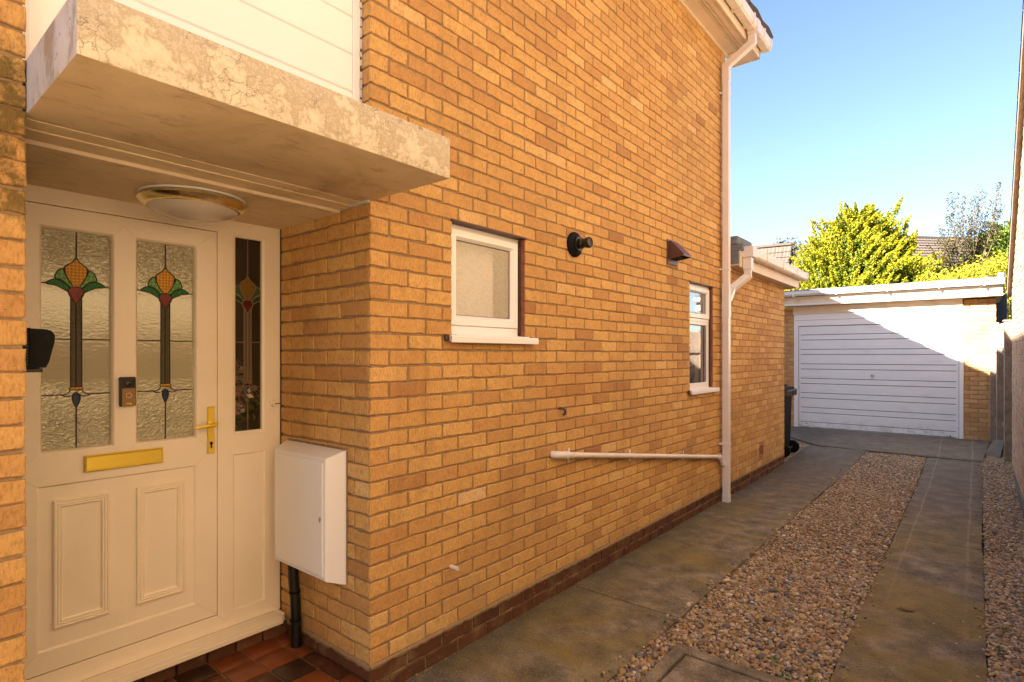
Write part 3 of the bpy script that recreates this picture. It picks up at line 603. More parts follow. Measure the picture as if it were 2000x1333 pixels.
def stained(parent, uc, hw, z0, z1, mg, clip=.2, came_mat='leadcame'):
    lead = MB(); mir = lambda L: [(-a, c) for a, c in L]
    tul = arc([(0, 1.958), (.012, 1.938), (.034, 1.920), (.041, 1.900), (.030, 1.870), (.012, 1.838)]); tulipL = mir(tul)
    body = tul+[(0, 1.834)]+mir(tul)[::-1]
    g1 = arc([(.036, 1.905), (.050, 1.906), (.064, 1.892), (.070, 1.866), (.045, 1.852), (.020, 1.832)]); g1in = arc([(.036, 1.905), (.030, 1.870), (.012, 1.838), (.020, 1.832)])
    g2t = arc([(.070, 1.862), (.052, 1.860), (.034, 1.846), (.022, 1.828)]); g2 = arc([(.022, 1.828), (.034, 1.846), (.050, 1.860), (.068, 1.862), (.086, 1.856), (.100, 1.842), (.076, 1.838), (.052, 1.828), (.026, 1.812)])
    heart = arc([(0, 1.836), (.016, 1.832), (.026, 1.820), (.024, 1.802), (.012, 1.782), (0, 1.764)])
    def clipu(L): return [(max(-clip, min(clip, a)), c) for a, c in L]
    def W(L): return [(uc+a, c) for a, c in clipu(L)]
    st = MB(); st.prism(W(body), 0.0002, .0012, mg); st.build('amber_tulip_glass', 'amber', parent)
    st = MB()
    for f in (lambda L: L, mir): st.prism(W(f(g1+g1in[::-1][1:-1])), .0002, .0012, mg)
    st.build('pale_green_glass', 'ltgreen', parent)
    st = MB()
    for f in (lambda L: L, mir): st.prism(W(f(g2[:-1])), .0002, .0013, mg)
    st.build('green_glass', 'green', parent)
    st = MB(); st.prism(W(heart+mir(heart)[::-1][1:-1]), .0002, .0015, mg); st.build('red_glass', 'redg', parent)
    drop = arc([(0, 1.394), (.010, 1.384), (.0135, 1.368), (.008, 1.348), (0, 1.330)])
    st = MB(); st.prism(W(drop+mir(drop)[::-1][1:-1]), .0002, .0015, mg); st.build('blue_drop_glass', 'blueg', parent)
    band = [(-.024, 1.410), (-.019, 1.404), (.019, 1.404), (.024, 1.410), (.019, 1.417), (-.019, 1.417)]
    st = MB(); st.prism(W(band), .0002, .0015, mg); st.build('amber_band_glass', 'amber', parent)
    for L in (tul, g1, g2, heart, drop): lead.ribbon(W(L), .0052, 0, .004, mg); lead.ribbon(W(mir(L)), .0052, 0, .004, mg)
    lead.ribbon(W(band+[band[0]]), .004, 0, .004, mg)
    lead.ribbon([(uc, z1), (uc, 1.957)], .0055, 0, .004, mg); lead.ribbon([(uc, 1.330), (uc, z0)], .0055, 0, .004, mg)
    for a in (-.018, 0, .018): lead.ribbon([(uc+a, 1.768 if a == 0 else 1.80), (uc+a, 1.417)], .0062, 0, .0038, mg)
    wing = arc([(.020, 1.404), (.028, 1.392), (.040, 1.386), (.052, 1.386)]); wing2 = arc([(.052, 1.386), (.036, 1.378), (.018, 1.380), (.006, 1.392)])
    for L in (wing, wing2): lead.ribbon(W(L), .0045, 0, .0035, mg); lead.ribbon(W(mir(L)), .0045, 0, .0035, mg)
    for sgn in (-1, 1):
        lead.ribbon([(uc+sgn*min(.098, clip), 1.842), (uc+sgn*hw, 1.843)], .005, 0, .0035, mg)
        lead.ribbon([(uc+sgn*.018, 1.616), (uc+sgn*hw, 1.616)], .005, 0, .0035, mg); lead.ribbon([(uc+sgn*min(.05, clip), 1.386), (uc+sgn*hw, 1.386)], .005, 0, .0035, mg)
    for sgn in (-1, 1):                                        # little lattice in the two stems
        r_ = [(uc+sgn*(.009+(.0045 if i % 2 else -.0045)), 1.79-i*.009) for i in range(41)]; lead.ribbon(r_, .0022, 0, .0018, mg)
    st = MB()
    for sgn in (-1, 1): st.prism([(uc+sgn*.009-.009, 1.417), (uc+sgn*.009+.009, 1.417), (uc+sgn*.009+.009, 1.79), (uc+sgn*.009-.009, 1.79)], .0001, .0009, mg)
    st.build('stem_glass', 'stemg', parent)
    lead.build('lead_came', came_mat, parent)
for g_ in G:
    p = MB(); p.add([mg(g_[0]+.009, g_[2]+.009, 0), mg(g_[1]-.009, g_[2]+.009, 0), mg(g_[1]-.009, g_[3]-.009, 0), mg(g_[0]+.009, g_[3]-.009, 0)], [(0, 1, 2, 3)]); p.build('glass_pane', 'doorglass', leaf)
    stained(leaf, (g_[0]+g_[1])/2, .117, 1.162, 2.064, mg)
M['palecame'] = plain('pale_came', (.20,.13,.08), .5)
stained(df, -.1685, .068, 1.163, 2.148, mX(XF-.0205), clip=.066, came_mat='palecame')
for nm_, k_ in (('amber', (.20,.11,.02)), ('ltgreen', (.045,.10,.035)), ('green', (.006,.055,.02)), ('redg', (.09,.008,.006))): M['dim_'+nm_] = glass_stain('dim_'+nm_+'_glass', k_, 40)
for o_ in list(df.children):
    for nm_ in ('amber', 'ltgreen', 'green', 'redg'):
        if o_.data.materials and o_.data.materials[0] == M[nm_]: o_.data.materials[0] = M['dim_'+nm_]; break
# vase of dried flowers behind the side glass: it stands in the hall
fl = thing('flower_arrangement', (-1.02, -.17, .06), 'faded pink and cream flowers behind the narrow side glass', 'flowers')
def leaf_quads(C, size, tone, rs, normal_bias=None, aspect=.6):
    n = len(C); a = rs.normal(size=(n, 3)); a /= np.linalg.norm(a, axis=1)[:, None]+1e-9; t = rs.normal(size=(n, 3))
    if normal_bias is not None: a = a+normal_bias; a /= np.linalg.norm(a, axis=1)[:, None]+1e-9
    u = np.cross(a, t); u /= np.linalg.norm(u, axis=1)[:, None]+1e-9; v = np.cross(a, u)
    s_ = (np.asarray(size)*rs.uniform(.7, 1.3, n))[:, None]
    V = np.stack([C-u*s_*.5, C+v*s_*aspect*.5+a*s_*.08, C+u*s_*.5, C-v*s_*aspect*.5+a*s_*.08], 1).reshape(-1, 3)
    F = np.arange(4*n).reshape(n, 4); T = np.repeat(np.clip(tone, 0, 1), 4); return V, F, np.stack([T, T*0+.5, T*0+.5], 1)
for name, mat, cs, rad in (('blossom', 'petal', [(-.855, -.215, 1.28), (-.87, -.14, 1.36), (-.86, -.235, 1.38), (-.88, -.20, 1.46), (-.86, -.225, 1.34)], .04), ('foliage', 'greenleaf', [(-.89, -.2, 1.22), (-.88, -.13, 1.30), (-.90, -.22, 1.32)], .05)):
    C = np.concatenate([np.array(c)+rng.normal(size=(90, 3))*rad*.6 for c in cs]); V, F, T = leaf_quads(C, .035, rng.random(len(C)), rng); raw_mesh(name, V, F, mat, fl, T)
b = MB(); b.lathe([(.04, .07), (.06, .3), (.075, .6), (.05, .95), (.055, 1.15)], (-.93, -.18, 0), 'z', 20); b.build('tall_vase', 'plaster', fl, smooth=40)
# letterbox
b = MB(); b.rings(-.868, -.572, 1.060, 1.129, [(0, 0), (0, .010), (.004, .013), (.007, .011)], ml); b.rings(-.861, -.579, 1.067, 1.122, [(0, .006), (.001, .012)], ml, cap=True)
for zz in (1.074, 1.079): b.ribbon([(-.858, zz), (-.582, zz)], .0016, .012, .0134, ml)
b.build('letterbox', 'brass', leaf)['label'] = 'bright brass letterbox flap'
# handle
b = MB(); b.rings(-.379, -.345, 1.073, 1.299, [(0, 0), (0, .007), (.003, .010)], ml, cap=True); b.lathe([(.014, .009), (.014, .03), (.010, .04)], (XL, -.362, 1.213), 'x', 20)
b.tube([(XL+.035, -.345, 1.216), (XL+.040, -.362, 1.2145), (XL+.044, -.40, 1.211), (XL+.046, -.452, 1.206)], [.009, .010, .008, .007], 12)
hd = b.build('door_handle', 'brass', leaf, smooth=40)
b = MB(); b.lathe([(.0075, .0101), (.0075, .0115)], (XL, -.362, 1.122), 'x', 16); b.rings(-.3655, -.3585, 1.098, 1.122, [(0, .0101), (0, .0115)], ml, cap=True); b.build('keyhole', 'black', leaf)
# doorbell camera on the door's middle stile (screwed on: a thing)
db = thing('video_doorbell', (XL+.001, -.7135, 1.327), 'slim black and bronze doorbell camera between the two door lights', 'doorbell')
b = MB(); b.box((XL+.0005, -.744, 1.327), (XL+.022, -.683, 1.454), bev=.004); b.build('casing', 'black', db)
b = MB(); b.box((XL+.0215, -.7365, 1.329), (XL+.0245, -.6865, 1.405), bev=.001); b.build('bronze_face', 'doorbell', db)
b = MB(); b.lathe([(.0125, .0215), (.0125, .026), (.009, .028)], (XL, -.7115, 1.426), 'x', 24); b.build('camera_lens', 'black', db, smooth=40)
b = MB(); b.lathe([(.0115, .0243), (.0115, .0260), (.0095, .0260), (.0095, .0250)], (XL, -.7115, 1.374), 'x', 24); b.build('button_ring', 'globe', db)
b = MB(); b.lathe([(.009, .0243), (.009, .0258)], (XL, -.7115, 1.374), 'x', 24); b.build('push_button', 'doorbell', db)
def text(name, s_, size, loc, rot, mat, parent):
    c = bpy.data.curves.new(name, 'FONT'); c.body = s_; c.size = size; c.extrude = .0004; c.align_x = 'CENTER'; c.materials.append(M[mat])
    t_ = bpy.data.objects.new('tmp', c); COL.objects.link(t_); bpy.context.view_layer.update(); me = bpy.data.meshes.new_from_object(t_.evaluated_get(bpy.context.evaluated_depsgraph_get())); bpy.data.objects.remove(t_); me.name = name
    o = bpy.data.objects.new(name, me); COL.objects.link(o); o.parent = parent; o.matrix_parent_inverse = Matrix.Translation(-parent.location); o.location = loc; o.rotation_euler = rot; return o
text('lettering', 'ring', .014, (XL+.0246, -.7115, 1.335), (R_(90), 0, R_(90)), 'brass', db)
ct = thing('door_contact_plate', (XF, -.045, 1.27), 'small cream push plate marked C on the frame beside the brick', 'switch')
b = MB(); b.box((XF+.0005, -.062, 1.257), (XF+.012, -.036, 1.312), bev=.003); b.build('plate', 'upvc', ct)
text('lettering', 'C', .022, (XF+.0122, -.0495, 1.276), (R_(90), 0, R_(90)), 'brownplastic', ct)
b = MB(); b.tube([(XF+.006, -.036, 1.29), (XF+.012, -.022, 1.293), (XF+.008, -.004, 1.291)], .0022, 8); b.build('cable', 'brownseal', ct)

# ---- side windows
def window(nm, W, label, xf, glass, transom=None):
    m = mX(xf); y0, y1, z0, z1 = W; root = MB(); y0 += .002; y1 -= .002; z0 += .002; z1 -= .002
    fw = .022
    root.rings(y0, y1, z0, z1, [(0, -.05), (0, 0), (.002, .002), (fw, .002), (fw, -.010)], m)
    o = root.build('window', 'upvc_w', house); o['label'] = label
    sash = [(y0+fw+.001, y1-fw-.001, z0+fw+.03, z1-fw-.001)] if transom is None else [(y0+fw+.001, y1-fw-.001, transom+.016, z1-fw-.001)]
    for s_ in sash:
        b = MB(); b.rings(*s_, [(0, -.01), (0, .012), (.004, .016), (.040, .016), (.046, .010), (.055, .000), (.056, -.012)], m); b.build('opening_sash', 'upvc_w', o)
        b = MB(); b.rings(s_[0]+.0555, s_[1]-.0555, s_[2]+.0555, s_[3]-.0555, [(0, -.006), (.003, -.008)], m); b.build('gasket', 'black', o)
        b = MB(); b.rings(s_[0]+.05, s_[1]-.05, s_[2]+.05, s_[3]-.05, [(0, -.009)], m, cap=True); b.build('pane', glass, o)
    b = MB()
    if transom is None: b.rings(y0+fw-.001, y1-fw+.001, z0+fw-.02, z0+fw+.028, [(0, -.01), (0, .006), (.004, .009)], m, cap=True); b.build('bottom_rail', 'upvc_w', o)
    else:
        b.rings(y0+fw-.001, y1-fw+.001, transom-.018, transom+.014, [(0, -.02), (0, .004), (.003, .007)], m, cap=True); b.build('transom', 'upvc_w', o)
        s_ = (y0+fw-.001, y1-fw+.001, z0+fw-.001, transom-.017)
        b = MB(); b.rings(*s_, [(0, -.01), (0, .004), (.028, .004), (.036, -.006), (.037, -.012)], m); b.build('fixed_light_frame', 'upvc_w', o)
        b = MB(); b.rings(s_[0]+.0365, s_[1]-.0365, s_[2]+.0365, s_[3]-.0365, [(0, -.007), (.003, -.009)], m); b.build('gasket', 'black', o)
        b = MB(); b.rings(s_[0]+.03, s_[1]-.03, s_[2]+.03, s_[3]-.03, [(0, -.010)], m, cap=True); b.build('pane', glass, o)
    # reveal lining, head strip and sill
    b = MB(); b.box((xf-.03, W[1]-.003, W[2]), (-.006, W[1]+.010, W[3]), bev=.002); b.build('brick_reveal', 'redbrown', o)
    b = MB(); b.box((xf-.01, W[1]-.012, W[2]+.01), (xf+.020, W[1]-.003, W[3]-.01), bev=.002); b.box((xf-.01, W[0]+.0005, W[2]+.01), (xf+.012, W[0]+.0055, W[3]-.01)); b.build('side_sealant', 'brownseal', o)
    b = MB(); b.box((-.04, W[0]-.006, W[3]-.003), (.006, W[1]+.010, W[3]+.009), bev=.003); b.build('head_strip', 'brownplastic', o)
    b = MB(); b.box((xf-.02, W[0]+.0005, W[2]-.030), (.034, W[1]-.001, W[2]+.003), bev=.003); b.box((.0, W[0]-.035, W[2]-.030), (.0345, W[1]+.085, W[2]-.0015), bev=.002)
    b.box((.026, W[0]-.035, W[2]-.040), (.038, W[1]+.085, W[2]-.008), bev=.002); b.build('sill', 'upvc_w', o)
    b = MB(); b.box((-.004, W[0]-.062, W[2]-.032), (.022, W[0]-.034, W[2]+.002), bev=.008); b.box((-.004, W[1]-.03, W[2]-.003), (.02, W[1]+.055, W[2]+.004), bev=.003); b.build('sill_sealant', 'brownseal', o)
    return o
w1 = window('w1', W1, 'small square obscured glass window nearest the porch', -.052, 'bathglass')
b = MB(); b.box((-.16, .54, 1.66), (-.135, .985, 2.24)); b.build('backing_board', 'upvc_w', w1)  # pale board added behind the glass so the pane's right strip looks darker
w2 = window('w2', W2, 'tall narrow window with top opener beside the downpipe', -.045, 'clear', transom=1.90)
b = MB(); r = random.Random(3)
pts = [(-.14+.012*math.sin(i*1.3), 4.245-i*.0085) for i in range(16)]
b.add([p for x, y in pts for p in ((x, y, 1.24), (x, y, 2.22))], [(2*i, 2*i+2, 2*i+3, 2*i+1) for i in range(15)]); b.build('curtain', 'plaster', w2, smooth=True)

# ================================================================ FIXTURES ON THE HOUSE
mb_ = thing('meter_box', (-.44, -.05, .48), 'white plastic meter box on the porch side wall with a closed hatch', 'meter box')
mm = mY(0); b = MB(); b.rings(-.700, -.176, .478, 1.103, [(0, -.004), (0, .012), (.030, .093), (.034, .096), (.040, .096)], mm); b.rings(-.66, -.216, .518, 1.063, [(0, .096), (.001, .090)], mm, cap=True); b.build('housing', 'upvc_w', mb_)
b = MB(); b.rings(-.651, -.225, .527, 1.054, [(0, .088), (0, .098), (.003, .1005)], mm, cap=True); b.build('hatch', 'upvc_w', mb_)
b = MB(); b.lathe([(.007, -.1022), (.007, -.100)], (-.243, 0, .79), 'y', 14); b.box((-.245, -.105, .778), (-.241, -.1005, .80)); b.build('key_latch', 'chrome', mb_)
b = MB(); r = random.Random(9)
for i in range(70):
    t = i/70; b.box((-.70+t*.53, -.006, 1.1035+r.random()*.002), (-.70+t*.53+.009, -.001, 1.108+r.random()*.006))
for i in range(60):
    t = i/60; b.box((-.1755, -.006, .48+t*.62), (-.1705+r.random()*.004, -.001, .49+t*.62))
b.build('mortar_edge', 'mortar', mb_)
pz = thing('conduit_pipe', (-.555, -.036, .08), 'black service pipe dropping from the meter box to the porch tiles', 'pipe')
b = MB(); b.tube([(-.572, -.050, .50), (-.570, -.048, .43), (-.563, -.042, .32), (-.557, -.040, .18), (-.555, -.040, .078)], .0265, 16); b.build('pipe', 'black', pz, smooth=60)
b = MB()
for z in (.36, .22): b.tube([(-.566+(.36-z)*.06, -.0425, z), (-.566+(.36-z)*.06, -.0425, z-.012)], .0285, 16)
b.build('tape_band', 'blackmatt', pz, smooth=60)
wl_ = thing('ceiling_light', (-.505, -.545, 2.224), 'round opal ceiling light with tarnished gold rim under the porch canopy', 'light')
b = MB(); b.lathe([(.165, 0), (.195, -.006), (.205, -.014), (.207, -.022), (.200, -.032), (.185, -.044), (.176, -.048)], (-.505, -.545, 2.2235), 'z', 64); b.build('gold_rim', 'goldrim', wl_, smooth=35)
b = MB(); b.lathe([(.175+.0, -.046), (.166, -.054), (.148, -.065), (.12, -.077), (.08, -.087), (.04, -.092), (.012, -.094)], (-.505, -.545, 2.2235), 'z', 64); b.build('opal_bowl', 'globe', wl_, smooth=60)
b = MB(); b.lathe([(.17, .001), (.205, .001), (.2, -.006), (.18, -.008)], (-.505, -.545, 2.2235), 'z', 48); b.build('base_plate', 'upvc_w', wl_, smooth=40)
ks = thing('key_safe', (-.13, -1.186, 1.50), 'black plastic box on the left brick pier beside the front door', 'key safe')
b = MB(); b.prism([(-1.1865, 1.508), (-1.1865, 1.628), (-1.172, 1.632), (-1.160, 1.630), (-1.128, 1.629), (-1.112, 1.624), (-1.104, 1.610), (-1.105, 1.590), (-1.118, 1.530), (-1.126, 1.512)], -.19, -.085, lambda u, v, h: (h, u, v)); k_ = b.build('cover', 'blackmatt', ks)
b = MB(); b.box((-.18, -1.186, 1.498), (-.09, -1.132, 1.510), bev=.002)
for i in range(11): b.box((-.0852, -1.186, 1.52+i*.009), (-.0830, -1.168, 1.525+i*.009))
b.build('ribbed_back', 'black', ks)
b = MB(); b.tube([(-.083, -1.165, 1.632), (-.081, -1.164, 1.60), (-.081, -1.161, 1.59), (-.081, -1.1635, 1.575), (-.083, -1.165, 1.520)], .0016, 8); b.build('hinge_seam', 'blackmatt', ks)

fz = thing('boiler_flue', (0, 1.655, 2.295), 'black round boiler flue poking out of the brick beyond the small window', 'flue')
o = (0, 1.655, 2.295)
b = MB(); b.lathe([(.082, .001), (.085, .012), (.078, .024), (.060, .034), (.052, .036)], o, 'x', 40); b.build('wall_collar', 'blackmatt', fz, smooth=35)
b = MB(); b.lathe([(.050, .030), (.050, .050), (.044, .052), (.040, .052)], o, 'x', 32); b.build('outer_ring', 'black', fz, smooth=35)
b = MB(); b.lathe([(.034, .04), (.034, .075), (.028, .080), (.028, .10), (.036, .105), (.036, .128), (.031, .133), (.031, .128), (.024, .125)], o, 'x', 32); b.build('terminal', 'black', fz, smooth=35)
cz = thing('vent_cowl', (0, 3.24, 2.37), 'brown wedge shaped extractor cowl high on the brick wall', 'vent')
b = MB(); b.box((.0005, 3.135, 2.355), (.010, 3.345, 2.570), bev=.002); b.build('back_plate', 'brownplastic', cz)
b = MB(); u0, u1 = 3.158, 3.322; P = [(.009, u0, 2.555), (.009, u1, 2.555), (.145, u1, 2.432), (.145, u0, 2.432), (.009, u0, 2.395), (.009, u1, 2.395), (.030, u0, 2.555), (.030, u1, 2.555), (.145, u0, 2.412), (.145, u1, 2.412)]
b.add(P, [(0, 6, 7, 1), (6, 3, 2, 7), (3, 8, 9, 2), (0, 4, 8, 3, 6), (1, 7, 2, 9, 5)]); b.build('hood', 'brownplastic', cz)
b = MB(); b.box((.01, u0+.01, 2.40), (.09, u1-.01, 2.43)); b.build('vent_opening', 'dark', cz)
wp = thing('waste_pipe', (0, 1.42, .9), 'long white waste pipe sloping along the wall into the downpipe', 'pipe')
A = Vector((.036, 1.46, .907)); B = Vector((.036, 4.36, .492)); dr = (B-A).normalized()
b = MB(); b.tube([A, A.lerp(B, .5), B], .0185, 16); b.build('pipe_run', 'gutter', wp, smooth=60)
b = MB(); b.tube([(.0, 1.405, .914), (.022, 1.408, .914), (.034, 1.418, .913), (.037, 1.44, .910), A+dr*.05], [.023, .0235, .0235, .0235, .0235], 16); b.tube([A+dr*.035, A+dr*.075], .0265, 16); b.build('elbow', 'downpipe', wp, smooth=50)
b = MB(); b.tube([B-dr*.03, B+dr*.02, B+Vector((0, .04, -.03)), B+Vector((.005, .07, -.075)), B+Vector((.01, .095, -.10)), B+Vector((.015, .135, -.105))], [.0235]*6, 16); b.tube([B-dr*.05, B-dr*.01], .026, 16); b.tube([B+Vector((.006, .085, -.075)), B+Vector((.008, .082, -.100))], .027, 16); b.build('swan_neck', 'downpipe', wp, smooth=50)
for t in (.045, .34, .70):
    p = A.lerp(B, t); b = MB(); b.tube([p-dr*.012, p+dr*.012], .0215, 16); b.box((.0005, p.y-.010, p.z-.045), (.008, p.y+.010, p.z+.045), bev=.003); b.build('pipe_clip', 'downpipe', wp)
ov = thing('overflow_pipe', (0, .505, .455), 'short white overflow stub poking from the brick low by the corner', 'pipe')
b = MB(); o = (0, .505, .456); b.lathe([(.0095, -.004), (.0105, .05), (.0105, .052), (.0075, .052), (.0075, .01)], o, 'x', 20); b.build('stub', 'downpipe', ov, smooth=40)
hk = thing('bent_pipe_stub', (0, 1.50, 1.18), 'small dark hooked pipe end above the white waste pipe', 'pipe')
b = MB(); b.tube([(-.004, 1.487, 1.203), (.015, 1.489, 1.203), (.030, 1.498, 1.198), (.036, 1.506, 1.184), (.032, 1.506, 1.169), (.020, 1.498, 1.160)], [.0085]*6, 14); b.build('bend', 'copper', hk, smooth=60)
# downpipe
dp = thing('rainwater_downpipe', (.07, 4.50, 0), 'pale square downpipe running down the wall corner to the drive', 'downpipe')
def sq2(b, pts, w):
    P = [Vector(p) for p in pts]; vs = []
    for i, p in enumerate(P):
        d0 = (P[i]-P[i-1]).normalized() if i else (P[1]-P[0]).normalized(); d1 = (P[i+1]-P[i]).normalized() if i < len(P)-1 else d0
        a = (d0+d1).normalized(); k = 1/max(.5, a.dot(d0)); ax = Vector((0, 1, 0)); ax = (ax-a*ax.dot(a)).normalized(); bx = a.cross(ax)
        for sx, sy in ((-1, -1), (1, -1), (1, 1), (-1, 1)): vs.append(p+ax*(sx*w/2)+bx*(sy*w/2*k))
    b.add(vs, [(i*4+k, i*4+(k+1) % 4, (i+1)*4+(k+1) % 4, (i+1)*4+k) for i in range(len(P)-1) for k in range(4)]+[(0, 3, 2, 1), tuple(len(P)*4-4+k for k in range(4))])
def sq(b, pts, w, d, bev=0):
    P = [Vector(p) for p in pts]; vs = []
    for p in P:
        for sx, sy in ((-1, -1), (1, -1), (1, 1), (-1, 1)): vs.append(p+Vector((sx*w/2, sy*d/2, 0)))
    b.add(vs, [(i*4+k, i*4+(k+1) % 4, (i+1)*4+(k+1) % 4, (i+1)*4+k) for i in range(len(P)-1) for k in range(4)]+[(0, 3, 2, 1), tuple(len(P)*4-4+k for k in range(4))])
b = MB(); b.box((.030, 4.456, .06), (.095, 4.521, 4.52), bev=.004); b.build('pipe', 'downpipe', dp)
b = MB()
for z0, z1 in ((0.002, .075), (1.95, 2.03), (2.03, 2.30), (4.44, 4.55)): b.box((.0265, 4.4525, z0), (.0985, 4.5245, z1), bev=.003)
b.build('socket', 'downpipe', dp)
b = MB(); sq2(b, [(.0625, 4.4885, 4.53), (.0625, 4.4885, 4.60), (.325, 4.4885, 4.755), (.325, 4.4885, 4.87)], .066); b.build('offset_bend', 'downpipe', dp)
b = MB()
sq(b, [(.0625, 4.4885, 4.585), (.0625, 4.4885, 4.61)], .072, .072); b.box((.285, 4.44, 4.835), (.395, 4.54, 4.965), bev=.004); b.box((.29, 4.4525, 4.79), (.36, 4.5245, 4.84), bev=.003); b.build('gutter_outlet', 'downpipe', dp)
for z in (4.30, 2.44, .60):
    b = MB(); b.box((.0255, 4.4515, z), (.0995, 4.5255, z+.028), bev=.003); b.box((.0005, 4.425, z+.004), (.022, 4.55, z+.022), bev=.003); b.build('pipe_bracket', 'downpipe', dp)

# ================================================================ REAR EXTENSION
ex = thing('rear_extension', (0, 5.8, 0), 'low flat roofed tan brick extension behind the downpipe', 'extension')
AB = (5.87, 6.05, .27, .42)
b = MB(); bricks(b, 4.66, 7.07, .15, 2.55, mX(), (AB,), start=1, seed=31, jit=.0016, tone=lambda t, r: .25+.6*t); b.build('wall', 'brick', ex, smooth=35)
b = MB(); mortar(b, 4.66, 7.062, -.08, 2.55, (AB,), mX()); b.build('mortar_bed', 'mortar', ex)
b = MB(); b.box((-4, 6.99, -.05), (-.10, 7.062, 2.55)); b.box((-4.1, 4.66, -.05), (-4, 7.06, 2.55)); b.build('back_wall', 'pbrick', ex)
b = MB(); bricks(b, 4.66, 7.07, -.085, .14, mX(.002), start=0, seed=33, rag=.003); b.build('plinth', 'plinth', ex)
b = MB(); ragged(4.65, 7.07, mX(), 7, .152, .136); b.build('mortar_fillet', 'mortar', ex, smooth=True)
b = MB(); b.box((-.005, 4.66, 2.515), (.135, 7.20, 2.530)); b.box((-4, 7.065, 2.515), (-.005, 7.20, 2.53)); b.build('soffit', 'paintwood', ex)
b = MB(); b.box((.135, 4.66, 2.495), (.155, 7.22, 2.70), bev=.003); b.box((-4, 7.20, 2.495), (.135, 7.22, 2.72), bev=.003); b.build('fascia', 'paintwood', ex)
b = MB(); b.box((-4, 4.65, 2.67), (.175, 7.235, 2.735)); b.box((-.30, 4.655, 2.7355), (.13, 5.15, 2.835), bev=.02); b.box((-.30, 4.652, 2.531), (.134, 4.70, 2.669))
b.add([(.172, 4.7, 2.735), (.172, 7.235, 2.735), (.10, 7.235, 2.80), (.10, 4.86, 2.80), (-.1, 7.235, 2.80), (-.1, 4.86, 2.80)], [(0, 1, 2, 3), (3, 2, 4, 5)]); b.build('felt_roof', 'felt', ex)
g, pr = gutter_mb(.158, 2.60, 4.80, 7.26); gt = g.build('gutter', 'gutter', ex)
for yy in (5.25, 5.95, 6.65, 7.2): b = MB(); bracket(b, .158, 2.60, yy); b.build('bracket', 'gutter', gt)
b = MB(); b.box((.150, 4.70, 2.60), (.272, 4.84, 2.715), bev=.004); b.box((.160, 4.715, 2.47), (.245, 4.80, 2.60), bev=.003)
sq2(b, [(.20, 4.757, 2.52), (.20, 4.757, 2.40), (.085, 4.60, 2.26), (.065, 4.53, 2.14)], .066); b.build('outlet_bend', 'downpipe', ex)
b = MB(); b.rings(*AB, [(-.003, .0), (.012, .002), (.020, -.002), (.022, -.02)], mX(), cap=True)
for i in range(3): b.box((-.02, 5.91+i*.035, .30), (-.002, 5.925+i*.035, .39))
b.build('air_brick', 'airbrick', ex)

# ================================================================ GARAGE
GY = 10.43; mG = mY(GY); gar = thing('garage', (.8, GY, .15), 'brick garage with a white ribbed up and over door closing the drive', 'garage')
gx0, gx1 = -.86, 2.345
b = MB(); bricks(b, 1.938, gx1, .15, 2.475, mG, start=1, flip=True, seed=41, tone=lambda t, r: .2+.75*t); bricks(b, -1.25, -.645, .15, 2.475, mG, start=1, flip=True, seed=42)
b.build('wall', 'brick_far', gar, smooth=35)
b = MB(); mortar(b, 1.938, gx1-.004, .0, 2.45, (), mG); mortar(b, -1.25, -.645, 0, 2.45, (), mG); b.box((gx1-.1, GY+.10, 0), (gx1-.006, GY+5, 2.488)); b.box((-1.25, GY+.1, 0), (-1.15, GY+5, 2.45)); b.box((-1.25, GY+5, 0), (gx1-.006, GY+5.1, 2.45)); b.build('side_wall', 'mortar', gar)
b = MB(); b.rings(-.643, 1.936, .10, 2.40, [(0, -.05), (0, .006), (.004, .010)], mG)
us = [-.639, -.566, 1.878, 1.932]; b.plate(us, [.104, .150, 2.11, 2.396], [(-.566, 1.878, 0, 2.11)], .010, mG); b.rings(-.566, 1.878, .05, 2.11, [(0, .010), (.001, -.02)], mG)
b.build('door_frame', 'upvc_w', gar)
b = MB()
for z in (2.215,): b.add([mG(-.62, z, .0102), mG(1.92, z, .0102), mG(1.92, z+.006, .0102), mG(-.62, z+.006, .0102)], [(0, 1, 2, 3)])
b.build('board_joint', 'fence', gar)
b = MB(); b.box((-.66, GY-.024, 2.338), (1.925, GY-.0105, 2.488)); b.build('head_board', 'paintwood', gar)
# the ribbed door
mD = mY(GY+.002); b = MB(); z = .158; d0, d1 = -.560, 1.872; prof = []; zt = 2.098; k = 0
seq = []; zz = .158; patt = [.100, .178]
b.plate([d0, d0+.035, d1-.035, d1], [.155, .166, zt], [(d0+.035, d1-.035, .166, zt)], .0, mD)
zz = .166; i = 0
while zz < zt-.02:
    hgt = patt[i % 2]; ze = min(zz+hgt, zt); q = [(zz, -.030), (zz+.009, -.026), (zz+.010, .0), (ze-.006, .0), (ze-.002, -.004), (ze, -.030)]
    if i % 2: 
        for f in (.35, .62): q.insert(-3, (zz+hgt*f, .0)); q.insert(-3, (zz+hgt*f+.003, -.003)); q.insert(-3, (zz+hgt*f+.006, .0))
    u0_, u1_ = d0+.035, d1-.035
    b.add([mD(u, v, h) for v, h in q for u in (u0_, u1_)], [(2*j, 2*j+1, 2*j+3, 2*j+2) for j in range(len(q)-1)])
    zz = ze; i += 1
